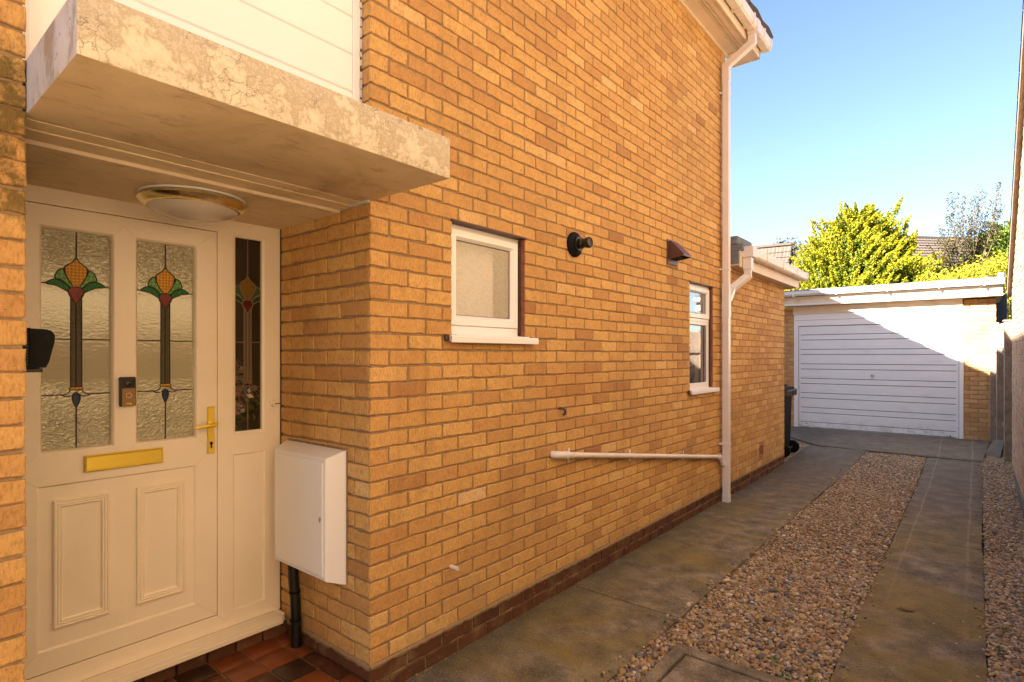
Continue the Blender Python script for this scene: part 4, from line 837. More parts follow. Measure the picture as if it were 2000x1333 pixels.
def gdoor_mat():
    mt = NT('chalky_white_garage_paint'); n = mt.noise(3, 7, .7, mt.obj(scale=(1, 1, 3)), dist=.5); f = mt.noise(60, 4, .7); x = mt.sep()
    c = mt.ramp(n, [(.3, (.78,.80,.84)), (.6, (.72,.74,.78)), (.8, (.60,.62,.64))])
    low = mt.ramp(x[2], [(.17, 1.0), (.42, 0.0)]); c = mt.mix(mt.math('MULTIPLY', low, mt.ramp(mt.noise(8, 6, .75), [(.46, 0.0), (.66, .8)])), c, (.30,.30,.22))
    c = mt.mix(mt.math('MULTIPLY', mt.ramp(mt.noise(2.2, 7, .8, mt.obj(scale=(.4, 1, 5))), [(.58, 0.0), (.70, 1.0)]), .3), c, (.36,.36,.36))
    return mt.out(c, .45, mt.bump(mt.math('ADD', n, f), .15, .003), spec=.4)
M['gdoor'] = gdoor_mat(); gd = b.build('garage_door', 'gdoor', gar); gd['label'] = 'white ribbed metal up and over garage door'
b = MB(); b.lathe([(.028, .0), (.028, -.010), (.012, -.014)], (.653, GY+.002, 1.175), 'y', 20); b.tube([(.653, GY-.010, 1.185), (.653, GY-.035, 1.17), (.653, GY-.036, 1.13)], .010, 10); b.build('handle', 'chrome', gd, smooth=50)
b = MB(); b.lathe([(.012, .0), (.012, -.004)], (-.42, GY+.002, .235), 'y', 12); b.lathe([(.012, .0), (.012, -.004)], (1.76, GY+.002, .19), 'y', 12); b.build('bolt_hole', 'black', gd)
b = MB(); b.box((-.60, GY+.02, .1), (1.90, GY+.05, 2.2)); b.build('inner_lining', 'dark', gar)
b = MB(); b.box((-1.35, GY-.165, 2.500), (2.42, GY-.145, 2.665), bev=.003); b.box((2.40, GY-.145, 2.50), (2.42, GY+5.2, 2.69), bev=.003); b.build('fascia', 'paintwood', gar)
b = MB(); b.box((-1.35, GY-.175, 2.497), (2.425, GY-.1655, 2.525), bev=.002); b.build('drip_board', 'upvc_w', gar)
b = MB(); b.box((-1.35, GY-.1445, 2.491), (2.40, GY+.1, 2.499)); b.box((2.345, GY+.1, 2.491), (2.40, GY+5, 2.499)); b.build('soffit', 'paintwood', gar)
b = MB(); b.box((-1.36, GY-.18, 2.70), (2.44, GY+5.2, 2.775)); b.add([(-1.36, GY-.185, 2.755), (2.44, GY-.185, 2.755), (2.44, GY-.10, 2.80), (-1.36, GY-.10, 2.80), (2.44, GY+5.2, 2.86), (-1.36, GY+5.2, 2.86)], [(0, 1, 2, 3), (3, 2, 4, 5)]); b.box((2.36, GY-.18, 2.775), (2.445, GY+5.2, 2.86), bev=.02); b.build('felt_roof', M['felt'], gar)
b = MB(); pr2 = [(0, .09), (0, .02), (.02, 0), (.07, 0), (.095, .03), (.10, .09), (.094, .09), (.089, .034), (.067, .006), (.022, .006), (.006, .022), (.006, .09)]
n = len(pr2); b.add([(x, GY-.168-a, 2.672+c) for x in (-1.35, 2.44) for a, c in pr2], [(i, (i+1) % n, n+(i+1) % n, n+i) for i in range(n)]); b.add([(2.44, GY-.168-a, 2.672+c) for a, c in pr2[:6]], [tuple(range(6))]); gg = b.build('gutter', 'upvc_w', gar)
for x in (-.60, .12, .9, 1.62, 2.2): b = MB(); b.box((x-.012, GY-.272, 2.655), (x+.012, GY-.17, 2.672), bev=.003); b.box((x-.012, GY-.276, 2.66), (x+.012, GY-.268, 2.77), bev=.003); b.build('bracket', 'upvc_w', gg)

# ================================================================ NEIGHBOUR
NX = 2.478; nb = thing('neighbour_house', (4.5, 2, 0), 'pinkish brick neighbouring house gable close along the right of the drive', 'house')
ny1 = 8.75; ez = 2.42; rid = 1.6; rz = ez+(ny1-rid)*.60
b = MB(); poly = [(-5.5, -.1), (ny1, -.1), (ny1, ez), (rid, rz), (-5.5, ez+.05)]; b.prism(poly, 0, .25, lambda u, v, h: (NX+h, u, v)); b.build('gable_wall', 'nbrick', nb)
b = MB(); mN = lambda u, v, h: (NX-.0045-h, u, v)
for k in range(70):
    zz = .05+k*.075; ymax = min(ny1, ny1-(zz+.08-ez)/.60)
    if ymax < 5.6: break
    bricks(b, 5.2, ymax, zz, zz+.075, mN, start=k % 2, flip=True, seed=100+k, depth=.014, jit=.0022, rag=.002)
b.build('near_brickwork', 'nbrick2', nb, smooth=35)
b = MB(); b.box((NX+.25, ny1-.25, -.1), (9, ny1-.001, ez)); b.box((NX+.25, -5.5, -.1), (9, -5.25, ez)); b.build('end_wall', 'pbrick', nb)
def sheet(y0, z0, y1, z1, x0, x1, t): return [(x, y, z+d) for x in (x0, x1) for y, z, d in ((y0, z0, 0), (y1, z1, 0), (y1, z1, t), (y0, z0, t))]
bf = [(0, 1, 2, 3), (7, 6, 5, 4), (0, 4, 5, 1), (1, 5, 6, 2), (2, 6, 7, 3), (3, 7, 4, 0)]
b = MB(); b.add(sheet(ny1+.10, ez-.075, rid, rz-.005, 2.428, 2.448, .20), bf); b.add(sheet(rid, rz-.005, -5.9, ez-.2, 2.428, 2.448, .20), bf); b.build('barge_board', 'fence', nb)
b = MB(); b.add(sheet(ny1+.10, ez-.06, rid, rz+.01, 2.448, NX+.002, .02), bf); b.build('verge_soffit', 'fence', nb)
b = roof_tiles(ny1+.22, ez+.02, rid, rz+.16, 2.42, 9, lambda a, x, z: (a, x, z), pitch=.33, w=.3, seed=5); b.add(sheet(rid, rz+.16, -6, ez-.1, 2.42, 9, .05), bf); b.add(sheet(ny1+.2, ez-.0, rid, rz+.10, 2.45, 9, .05), bf); b.build('roof', 'rooftile', nb)
b = MB(); b.box((NX+.03, ny1+.0005, ez-.30), (NX+.10, ny1+.07, ez-.2), bev=.015); b.build('security_lamp', 'upvc_w', nb)
b = MB(); b.box((NX-.025, -5, -.05), (NX-.001, ny1+.01, .045), bev=.005); b.build('base_course', 'slab', nb)

# ================================================================ GROUND, DRIVE
b = MB(); n = 60
ys = [-30]+[-6+i*.5 for i in range(44)]+[18, 25, 60, 160]; xs = [-120, -30, -8, -1, 0, 1, 2, 3, 8, 30, 120]
b.add([(x, y, gz(y)-.075) for y in ys for x in xs], [(j*len(xs)+i, j*len(xs)+i+1, (j+1)*len(xs)+i+1, (j+1)*len(xs)+i) for j in range(len(ys)-1) for i in range(len(xs)-1)])
tag(b.build('ground', 'soil'), kind='structure')
def slab(name, poly_lr, y0, y1, label=None, zoff=0.0, thick=.07, seed=0):
    """concrete strip: poly_lr(y) -> (x_left, x_right)"""
    r = random.Random(seed); b = MB(); ny = max(2, int((y1-y0)/.12)); nx = 7; V = []
    for j in range(ny+1):
        y = y0+(y1-y0)*j/ny; a, c = poly_lr(y); a += r.gauss(0, .0022); c += r.gauss(0, .0022)
        for i in range(nx+1):
            t = i/nx; e = -.006 if i in (0, nx) else 0; e2 = -.005 if j in (0, ny) else 0
            tt = {1: .012/(c-a), nx-1: 1-.012/(c-a)}.get(i, t); V.append((a+(c-a)*tt, y, gz(y)+zoff+e+e2))
    F = [(j*(nx+1)+i, j*(nx+1)+i+1, (j+1)*(nx+1)+i+1, (j+1)*(nx+1)+i) for j in range(ny) for i in range(nx)]
    rim = [i for i in range(nx+1)]+[(j+1)*(nx+1)-1 for j in range(1, ny+1)]+[ny*(nx+1)+i for i in range(nx-1, -1, -1)]+[j*(nx+1) for j in range(ny-1, 0, -1)]
    k = len(V); V += [(V[i][0], V[i][1], V[i][2]-thick) for i in rim]; m_ = len(rim)
    F += [(rim[i], k+i, k+(i+1) % m_, rim[(i+1) % m_]) for i in range(m_)]
    b.add(V, F); o = b.build(name, 'path', smooth=40); tag(o, kind='structure'); return o
LR = lambda y: (-.02, .742+max(0, y-5)*.016)
slab('path', LR, -3.0, 1.648, seed=1); slab('path', LR, 1.662, 4.558, seed=2); slab('path', LR, 4.572, 8.60, seed=3)
RR = lambda y: (1.555, 2.138+max(0, y-5)*.008)
slab('drive', RR, -3.0, 4.30, seed=4); slab('drive', RR, 4.306, 8.50, seed=5)
def apron(y): 
    a = .12 if y < 8.62 else max(-.95, .12-(y-8.6)*.95); return (a, 2.165+(y-8.5)*.055)
b = MB(); V = []; rows = [8.515, 8.525, 8.61, 8.8, 9.0, 9.2, 9.4, 9.6, 9.72, 9.9, 10.1, 10.3, 10.44]
nx = 10
for y in rows:
    a, c = apron(y); a = a if y > 8.6 else .10
    for i in range(nx+1):
        x = a+(c-a)*i/nx; yy = y+.10*(1-i/nx)*(1 if y < 8.6 else 0); V.append((x, yy, gz(yy)+(.012 if y > 8.52 else .004)))
k = len(V); V += [(V[i][0], V[i][1], V[i][2]-.08) for i in range(nx+1)]+[(V[j*(nx+1)][0], V[j*(nx+1)][1], V[j*(nx+1)][2]-.08) for j in range(len(rows))]+[(V[j*(nx+1)+nx][0], V[j*(nx+1)+nx][1], V[j*(nx+1)+nx][2]-.08) for j in range(len(rows))]
F = [(j*(nx+1)+i, j*(nx+1)+i+1, (j+1)*(nx+1)+i+1, (j+1)*(nx+1)+i) for j in range(len(rows)-1) for i in range(nx)]+[(i, i+1, k+i+1, k+i) for i in range(nx)]
k2 = k+nx+1; F += [(j*(nx+1), (j+1)*(nx+1), k2+j+1, k2+j) for j in range(len(rows)-1)]; k3 = k2+len(rows); F += [(j*(nx+1)+nx, (j+1)*(nx+1)+nx, k3+j+1, k3+j) for j in range(len(rows)-1)]
b.add(V, F); tag(b.build('pavement', 'path', smooth=40), kind='structure')
# porch floor of quarry tiles
b = MB(); b.box((-.80, -1.30, -.05), (.045, -.006, .074)); o = b.build('porch_base', 'mortar'); tag(o, kind='structure')
b = MB(); r = random.Random(12); x = -.752
xs_ = [-.80, -.752]+[-.752+.155*i for i in range(1, 6)]; ys_ = [-1.33+.155*i for i in range(0, 9)]; ys_ = [-.083-.155*i for i in range(8, -1, -1)]+[-.004]
for i in range(1, len(xs_)-1):
    for j in range(len(ys_)-1):
        xa, xb, ya, yb = xs_[i]+.004, min(xs_[i+1]-.004, .045), ys_[j]+.004, ys_[j+1]-.004
        if xb-xa < .02: continue
        b.box((xa, ya, .05), (xb, yb, .0805+r.uniform(-.0006, .0006)), (r.random(), r.random(), 0), bev=.003)
o = b.build('porch_floor', 'tile', smooth=35); tag(o, kind='structure')
# inspection cover: concrete surround and lid
ic = thing('inspection_cover', (1.14, .9, 0), 'mossy concrete drain cover with raised surround in the near gravel', 'drain cover')
b = MB(); x0, x1, y0, y1 = .865, 1.50, .35, 1.345
b.rings(x0, x1, y0, y1, [(0, -.06), (.0, .006), (.010, .014), (.062, .014), (.068, .008), (.070, -.02)], lambda u, v, h: (u, v, h)); b.build('surround', 'path', ic, smooth=30)
b = MB(); b.rings(x0+.078, x1-.078, y0+.078, y1-.078, [(0, -.03), (0, .000), (.006, .005)], lambda u, v, h: (u, v, h), cap=True); b.build('lid', 'path', ic)
b = MB(); b.box((1.0, .60, .005), (1.06, .63, .012), bev=.002); b.build('lifting_slot', 'dark', ic)

# gravel: every pebble is real but nobody could count it
def ico(sub):
    bm = bmesh.new(); bmesh.ops.create_icosphere(bm, subdivisions=sub, radius=1); bm.verts.index_update()
    V = np.array([v.co[:] for v in bm.verts]); F = np.array([[v.index for v in f.verts] for f in bm.faces]); bm.free(); return V, F
I1, I2 = ico(1), ico(2)
def pebbles(P, ico_, size, rs):
    V0, F0 = ico_; n = len(P); var = []
    for k in range(10):
        d = 1+.20*np.sin(V0 @ rs.normal(size=(3, 3))*1.7).sum(1)/3*1.6+rs.normal(size=len(V0))*.035; var.append(V0*d[:, None])
    var = np.array(var)[rs.integers(0, 10, n)]
    s_ = size*rs.uniform(.55, 1.45, n)[:, None]*np.stack([rs.uniform(.85, 1.35, n), rs.uniform(.7, 1.05, n), rs.uniform(.5, .8, n)], 1)
    V = var*s_[:, None, :]
    az_ = rs.uniform(0, 6.283, n); tl = rs.normal(0, .42, n); ca, sa = np.cos(az_), np.sin(az_); ct_, st_ = np.cos(tl), np.sin(tl)
    x, y, z = V[..., 0], V[..., 1], V[..., 2]; y, z = y*ct_[:, None]-z*st_[:, None], y*st_[:, None]+z*ct_[:, None]; x, y = x*ca[:, None]-y*sa[:, None], x*sa[:, None]+y*ca[:, None]
    V = np.stack([x, y, z], 2)+P[:, None, :]; F = (F0[None]+(np.arange(n)*len(V0))[:, None, None]).reshape(-1, 3); t = np.repeat(rs.random(n), len(V0))
    return V.reshape(-1, 3), F, np.stack([t, np.repeat(rs.random(n), len(V0)), t*0], 1)
def field(x0, x1, y0, y1, sp, rs, keep=None, base=-.020):
    gx = np.arange(x0, x1, sp); gy = np.arange(y0, y1, sp); X, Y = np.meshgrid(gx, gy); X = X.ravel()+rs.uniform(-.5, .5, X.size)*sp; Y = Y.ravel()+rs.uniform(-.5, .5, Y.size)*sp
    hump = .006*np.sin(X*7+Y*2.1)+.005*np.sin(Y*5.3+X*3)
    Z = np.array([gz(y) for y in Y])+base+hump+rs.uniform(-.006, .007, X.size); P = np.stack([X, Y, Z], 1)
    if keep is not None: P = P[keep(P)]
    return P
cov = lambda P: ~((P[:, 0] > .872) & (P[:, 0] < 1.493) & (P[:, 1] < 1.337))
far = lambda P: (P[:, 0] < .742+np.maximum(0, P[:, 1]-5)*.016) == False
Vs, Fs, Ts, off = [], [], [], 0
for (x0, x1, y0, y1, sp, ic_, sz, kp) in ((.755, 1.548, .2, 3.2, .0138, I2, .0104, cov), (.755, 1.548, 3.2, 5.2, .0145, I1, .0106, None), (.765, 1.548, 5.2, 8.60, .016, I1, .0115, far), (2.150, 2.468, 1.0, 4.2, .0142, I2, .0104, None), (2.160, 2.468, 4.2, 9.6, .016, I1, .0115, None), (-.75, .12, 7.12, 9.6, .019, I1, .0125, lambda P: P[:, 0] < np.where(P[:, 1] < 8.55, -.02, .10-(P[:, 1]-8.6)*.95)), (2.2, 2.8, 8.75, 10.4, .02, I1, .0125, None)):
    P = field(x0, x1, y0, y1, sp, rng, kp); V, F, T = pebbles(P, ic_, sz, rng); Vs.append(V); Fs.append(F+off); Ts.append(T); off += len(V)
P = field(.76, 1.54, .3, 4.0, .09, rng, cov, base=-.010); V, F, T = pebbles(P, I2, .015, rng); Vs.append(V); Fs.append(F+off); Ts.append(T); off += len(V)
ns = 260; ey = rng.uniform(.6, 8.4, ns); sd_ = rng.random(ns); ex_ = np.where(sd_ < .4, .742-np.abs(rng.normal(0, .035, ns)), np.where(sd_ < .7, 1.556+np.abs(rng.normal(0, .035, ns)), 2.135-np.abs(rng.normal(0, .03, ns))))
P = np.stack([ex_, ey, np.array([gz(y) for y in ey])+.004], 1); V, F, T = pebbles(P, I1, .0085, rng); Vs.append(V); Fs.append(F+off); Ts.append(T); off += len(V)
ns = 300; ey = rng.uniform(.2, 7.0, ns); P = np.stack([np.abs(rng.normal(.004, .012, ns))+.004, ey, np.array([gz(y) for y in ey])+.001], 1); V, F, T = pebbles(P, I1, .005, rng); Vs.append(V); Fs.append(F+off); Ts.append(T*.4); off += len(V)
gv = raw_mesh('gravel', np.concatenate(Vs), np.concatenate(Fs), 'pebble', None, np.concatenate(Ts)); tag(gv, kind='stuff'); tag(gv, 'brown and grey river gravel filling the drive between concrete strips', 'gravel')
# weeds
wd = [(1.50, 2.30), (1.53, 2.62), (1.30, 1.50), (1.49, 1.42), (1.40, 1.37), (1.27, 4.35), (2.22, 2.65), (2.30, 2.15), (2.19, 2.35), (2.42, 3.3), (2.25, 1.75), (2.44, 4.9), (2.40, 8.60)]
WL = ['lone green weed against the right strip edge, second farthest in the middle gravel', 'green weed at the right strip edge, a step before the dead leaf', 'largest clear weed in the open gravel just past the drain cover', 'weed by the bottom edge close to the right concrete strip', 'weed beside the drain cover surround at the bottom of the picture', 'farthest weed in the middle gravel, halfway to the garage', 'weed in the right gravel level with the dead leaf', 'weed in the middle of the right gravel near the camera', 'weed hugging the outer edge of the right concrete strip', 'weed close to the neighbour wall, well past the dead leaf', 'nearest weed in the right gravel at the bottom corner', 'weed against the neighbour wall about halfway along it', 'weed at the foot of the wooden fence by the broken slab']
for i, (x, y) in enumerate(wd):
    rs = np.random.default_rng(50+i); n = 16; ang = rs.uniform(0, 6.28, n); rr = rs.uniform(.004, .024, n); C = np.stack([x+np.cos(ang)*rr, y+np.sin(ang)*rr, gz(y)+rs.uniform(-.004, .022, n)], 1)
    V, F, T = leaf_quads(C, .020, rs.random(n), rs, np.array([0, 0, 1.2]), .45); o = raw_mesh('weed', V, F, 'weed', None, T); 
    where = 'in the gravel between the strips' if x < 1.6 else 'in the narrow gravel by the neighbour wall'
    tag(o, WL[i], 'weed', 'weeds '+where)
rs = np.random.default_rng(77); n = 420; y_ = rs.uniform(.3, 7.0, n); x_ = np.abs(rs.normal(0, .03, n))+.006; C = np.stack([x_, y_, np.array([gz(v) for v in y_])+rs.uniform(.001, .005, n)], 1)
V, F, T = leaf_quads(C, .011, rs.random(n), rs, np.array([0, 0, 2.5]), .5); tag(raw_mesh('leaf_litter', V, F, 'bark', None, T), 'brown crumbs of leaf litter along the foot of the brick wall', 'leaf litter', kind='stuff')
lf_ = MB(); lf_.add([(1.72, 2.60, .004), (1.75, 2.585, .010), (1.80, 2.60, .006), (1.83, 2.625, .012), (1.78, 2.63, .004), (1.745, 2.622, .012)], [(0, 1, 2, 5), (2, 3, 4, 5)]); tag(lf_.build('dead_leaf', 'bark'), 'curled brown dead leaf on the right concrete strip', 'leaf')

# ================================================================ FENCE, BIN, SLAB
fe = thing('wooden_fence', (2.42, 9.5, .12), 'weathered board fence between the garage corner and neighbour house', 'fence')
A0 = Vector((2.515, 8.80)); B0 = Vector((2.375, 10.40)); dv = (B0-A0).normalized(); nv = Vector((-dv.y, dv.x)); r = random.Random(2)
Lf = (B0-A0).length; k = 0; s_ = 0
def obox(b, s0, s1, o0, o1, z0, z1, col=None):
    pts = [A0+dv*s+nv*o for s, o in ((s0, o0), (s1, o0), (s1, o1), (s0, o1))]; b.add([(p.x, p.y, z) for z in (z0, z1) for p in pts], [(0, 3, 2, 1), (4, 5, 6, 7), (0, 1, 5, 4), (1, 2, 6, 5), (2, 3, 7, 6), (3, 0, 4, 7)], col)
b = MB()
while s_ < Lf: obox(b, s_, s_+.105, .0, .018+r.random()*.008, .13, 2.03+r.gauss(0, .008)); s_ += .112
b.build('board', 'fence', fe)
for s_, h in ((.04, 2.02), (.78, 1.93), (1.50, 2.05)):
    b = MB(); obox(b, s_, s_+.09, .02, .11, .05, h); pp = b.build('post', 'fence', fe); b = MB(); obox(b, s_-.012, s_+.102, .008, .122, h, h+.018); b.build('post_cap', 'fence', pp)
b = MB(); obox(b, 0, Lf, .03, .06, .5, .56); obox(b, 0, Lf, .03, .06, 1.6, 1.66); b.build('rail', 'fence', fe)
for i, (x, y, h, w) in enumerate(((2.47, 12.0, 2.62, .11), (2.66, 12.9, 2.55, .11), (2.83, 13.4, 2.52, .11))):
    o = thing('fence_post', (x, y, 0), ('wide grey gate post standing behind the garage corner', 'grey post just right of the wide gate post', 'rightmost grey post against the neighbour house')[i], 'post', 'grey posts behind the garage')
    b = MB(); b.box((x-w/2-(.05 if i == 0 else 0), y-.05, .1), (x+w/2, y+.05, h), bev=.006); b.build('post', 'greywood', o); b = MB(); b.box((x-w/2-(.06 if i == 0 else .01), y-.06, h), (x+w/2+.01, y+.06, h+.03), bev=.008); b.build('cap', 'greywood', o)
bs = MB(); bs.add([(2.18, 9.15, .09), (2.36, 9.05, .10), (2.42, 9.45, .30), (2.30, 9.60, .28), (2.18, 9.15, .06), (2.36, 9.05, .06), (2.42, 9.45, .26), (2.30, 9.60, .24)], [(0, 1, 2, 3), (7, 6, 5, 4), (0, 4, 5, 1), (1, 5, 6, 2), (2, 6, 7, 3), (3, 7, 4, 0)]); tag(bs.build('broken_slab', 'slab'), 'broken grey slab leaning at the foot of the fence', 'slab')
bn = thing('wheelie_bin', (-.40, 7.75, .03), 'black wheelie bin half hidden behind the extension corner', 'bin')
b = MB(); x0, x1, y0, y1 = -.62, -.115, 7.42, 8.0; bz = gz(7.7)-.01
V = [(x0+.06, y0+.05, bz+.02), (x1-.02, y0+.05, bz+.02), (x1-.02, y1-.05, bz+.02), (x0+.06, y1-.05, bz+.02), (x0, y0, bz+.98), (x1, y0, bz+.98), (x1, y1, bz+.98), (x0, y1, bz+.98)]
b.add(V, [(0, 3, 2, 1), (0, 1, 5, 4), (1, 2, 6, 5), (2, 3, 7, 6), (3, 0, 4, 7), (4, 5, 6, 7)]); b.box((x0-.02, y0-.02, bz+.93), (x1+.015, y1+.02, bz+.99), bev=.01); b.build('tub', 'blackmatt', bn)
b = MB(); b.box((x0-.03, y0-.02, bz+.99), (x1+.03, y1+.02, bz+1.03), bev=.012); b.add([(x0+.05, y0+.06, bz+1.03), (x1-.02, y0+.06, bz+1.03), (x1-.02, y1-.06, bz+1.03), (x0+.05, y1-.06, bz+1.03), (x0+.12, y0+.13, bz+1.07), (x1-.07, y0+.13, bz+1.07), (x1-.07, y1-.13, bz+1.07), (x0+.12, y1-.13, bz+1.07)], [(0, 1, 5, 4), (1, 2, 6, 5), (2, 3, 7, 6), (3, 0, 4, 7), (4, 5, 6, 7)]); b.build('lid', 'blackmatt', bn)
b = MB(); b.tube([(x1+.06, y0+.03, bz+.98), (x1+.06, y1-.03, bz+.98)], .016, 12)
for yy in (y0+.04, y0+.20, y1-.20, y1-.04): b.box((x1-.01, yy-.02, bz+.90), (x1+.075, yy+.02, bz+1.0), bev=.008)
b.build('handle', 'greywood', bn)
for yy in (y0+.03, y1-.03): b = MB(); b.lathe([(.02, -.03), (.095, -.028), (.10, -.015), (.10, .015), (.095, .028), (.02, .03)], (x1+.01, yy, bz+.10), 'y', 28); b.build('wheel', 'blackmatt', bn, smooth=35)
b = MB(); b.tube([(x1+.01, y0, bz+.10), (x1+.01, y1, bz+.10)], .012, 10); b.build('axle', 'chrome', bn)
for yy in (y0+.16, y0+.40): b = MB(); b.lathe([(.014, 0), (.014, .012)], (x1-.03, yy, bz+1.03), 'z', 12); b.build('hinge_pin', 'airbrick', bn)

# ================================================================ BACKGROUND
yaw = R_(39.46); Fw = Vector((-math.sin(yaw), math.cos(yaw), 0)); Rt = Vector((math.cos(yaw), math.sin(yaw), 0)); C0 = Vector((2.10, -1.55, 1.55))
def at(px, py, d): return C0+Fw*d+Rt*((px-1000)/1102*d)+Vector((0, 0, (694-py)/1102*d))
def sub(name, V, F, mat, parent, T): return raw_mesh(name, V, F, mat, parent, T, smooth=False)
# golden conifer
CD = 17.2; SC = CD/12.6
base = at(1680, 560, CD); tr = thing('golden_conifer', (base.x, base.y, 0), 'broad golden yellow conifer rising behind the garage', 'tree')
b = MB(); b.tube([(base.x, base.y, 0), (base.x+.03, base.y, 1.5), (base.x-.05, base.y, 3), (base.x-.1, base.y, 4.4)], [.16, .13, .09, .02], 10); b.build('trunk', 'bark', tr)
rs = np.random.default_rng(7); Cs, Ts = [], []; Ns = []
def outline(v):      # half widths (left,right) at height fraction v of the crown in metres
    xs = [0, .30, .50, .62, .76, .87, .95, 1.0]; L = [2.0, 2.0, 1.80, 1.48, 1.10, .75, .48, .15]; Rr = [2.1, 2.0, 1.80, 1.45, .98, .68, .35, .08]
    return np.interp(v, xs, L)*SC, np.interp(v, xs, Rr)*SC
zb, ztp = .8, 1.55+(4.72-1.55)*SC
def plume(p, d, L, rad, tone, dens=1.0):
    L *= SC; rad *= SC; n = int(190*L/.7*dens); t = rs.random(n)**.8; d = d/np.linalg.norm(d); a = np.cross(d, [0, 0, 1]); a /= np.linalg.norm(a)+1e-9; bb = np.cross(a, d)
    ph = rs.uniform(0, 6.28, n); rr = rad*(1-t)**.7*np.sqrt(rs.random(n))*(1+.35*np.sin(t*22+ph))
    C = p+np.outer(t*L, d)+np.outer(rr*np.cos(ph), a)+np.outer(rr*np.sin(ph), bb); C[:, 2] += .10*L*(t**2)
    Cs.append(C); Ts.append(np.clip(tone+.30*(rr/rad)+.60*t-.34+rs.normal(0, .10, n), 0, 1)); Ns.append(np.tile(d*.9, (n, 1)))  # leaf tint darkened towards plume base and core as inner shade
Rt_, Fw_ = np.array(Rt), np.array(Fw); bc = np.array([base.x, base.y, 0])
for i in range(2000):
    v = rs.random()**1.15; L, Rr_ = outline(v); th = rs.uniform(-math.pi, math.pi); cx_ = math.cos(th); rad = (Rr_ if cx_ > 0 else L)*(.45+.55*rs.random()**.35)
    lump = 1+.12*math.sin(th*3+v*9)+.08*math.sin(v*23+th*5)
    off_ = Rt_*cx_*rad*lump+Fw_*math.sin(th)*rad*lump*.85; z = zb+(ztp-zb)*v
    out_ = Rt_*cx_+Fw_*math.sin(th); d = out_*.50+np.array([0, 0, .62])+Rt_*.55+rs.normal(0, .12, 3)
    if cx_ < -.6: d = out_*.7+np.array([0, 0, .7])
    plume(bc+off_+np.array([0, 0, z])-d*.3*SC, d, rs.uniform(.34, .70)*(1.12-.32*v), rs.uniform(.06, .105), rs.uniform(.22, .55))
for px, py, dx, dz, L in ((1735, 445, .42, .9, .62), (1745, 420, .5, .9, .42), (1725, 450, .3, 1, .4), (1700, 440, .2, 1, .40), (1650, 445, .0, 1, .5), (1643, 430, -.05, 1, .36), (1622, 455, -.6, .8, .38), (1668, 440, .1, 1, .38), (1605, 445, -.9, .5, .30), (1760, 450, .6, .8, .38), (1775, 490, .4, .9, .5), (1762, 480, .2, 1, .55), (1597, 478, -.3, 1, .42), (1820, 525, 1, .5, .5), (1800, 520, .9, .6, .5), (1815, 545, 1, .4, .6), (1590, 500, -.3, 1, .4), (1690, 425, .3, 1, .3)):
    p = np.array(at(px, py, CD)); plume(p, Rt_*dx+np.array([0, 0, dz]), L, .11, .45, 1.6)
for px, py in ((1720, 470), (1705, 480), (1740, 470), (1760, 500), (1650, 470)):
    for q in range(14): plume(np.array(at(px+rs.uniform(-25, 25), py+rs.uniform(-18, 22), CD-.15)), Rt_*.5+np.array([0, 0, .8]), .35, .08, .42)
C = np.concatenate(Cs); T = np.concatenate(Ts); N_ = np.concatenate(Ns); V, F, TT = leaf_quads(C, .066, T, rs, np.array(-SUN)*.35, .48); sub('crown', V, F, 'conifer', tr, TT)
# dense inner core so no sky shows through the middle
Cs, Ts = [], []
n = 16000; v = rs.random(n); L, Rr_ = outline(v); th = rs.uniform(-math.pi, math.pi, n); rad = np.where(np.cos(th) > 0, Rr_, L)*np.sqrt(rs.random(n))*.86
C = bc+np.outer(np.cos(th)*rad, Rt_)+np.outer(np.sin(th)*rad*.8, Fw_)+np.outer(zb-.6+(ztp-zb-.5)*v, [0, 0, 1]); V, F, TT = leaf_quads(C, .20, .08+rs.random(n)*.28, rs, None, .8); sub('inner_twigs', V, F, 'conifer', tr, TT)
# hedge, green tree, shrub, tree at left
def blob_tree(name, label, cat, lobes, mat, n, size, seed, trunk=True, tone=(.15, .75), group=None, flat=1.0):
    rs = np.random.default_rng(seed); c0 = lobes[0][0]; o = thing(name, (c0[0], c0[1], 0), label, cat, group); Cs, Ts = [], []
    tot = sum(r_**2 for _, r_ in lobes)
    for c, r_ in lobes:
        k = int(n*r_*r_/tot); d = rs.normal(size=(k, 3)); d /= np.linalg.norm(d, axis=1)[:, None]; rad = r_*rs.random(k)**.28*(1+.22*np.sin(d[:, 0]*7+d[:, 2]*5)+.12*np.sin(d[:, 1]*13))
        P = np.array(c)+d*rad[:, None]*np.array([1, 1, flat]); cl = np.sin(P[:, 0]*9)*np.sin(P[:, 1]*8+1)*np.sin(P[:, 2]*10)
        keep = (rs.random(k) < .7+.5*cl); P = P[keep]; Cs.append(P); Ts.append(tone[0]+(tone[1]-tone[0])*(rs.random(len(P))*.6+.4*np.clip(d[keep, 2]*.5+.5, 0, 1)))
    C = np.concatenate(Cs); T = np.concatenate(Ts); V, F, TT = leaf_quads(C, size, T, rs); sub('crown', V, F, mat, o, TT)
    if trunk: b = MB(); b.tube([(c0[0], c0[1], 0), (c0[0]+.1, c0[1], c0[2]*.6), (c0[0], c0[1], c0[2])], [.12, .08, .03], 8); b.build('trunk', 'bark', o)
    return o
hl = []
for i in range(14):
    t = i/13; p = at(1815+t*190, 548-t*58, 14.4+t*.6); hl.append(((p.x, p.y, p.z-.32), .46)); hl.append(((p.x+.1, p.y+.2, p.z-.95), .6)); hl.append(((p.x+.1, p.y+.2, p.z-1.9), .7))
blob_tree('clipped_hedge', 'clipped golden hedge sloping up beyond the garage roof', 'hedge', hl, 'hedge', 60000, .055, 21, trunk=False, tone=(.2, .95))
bl = []
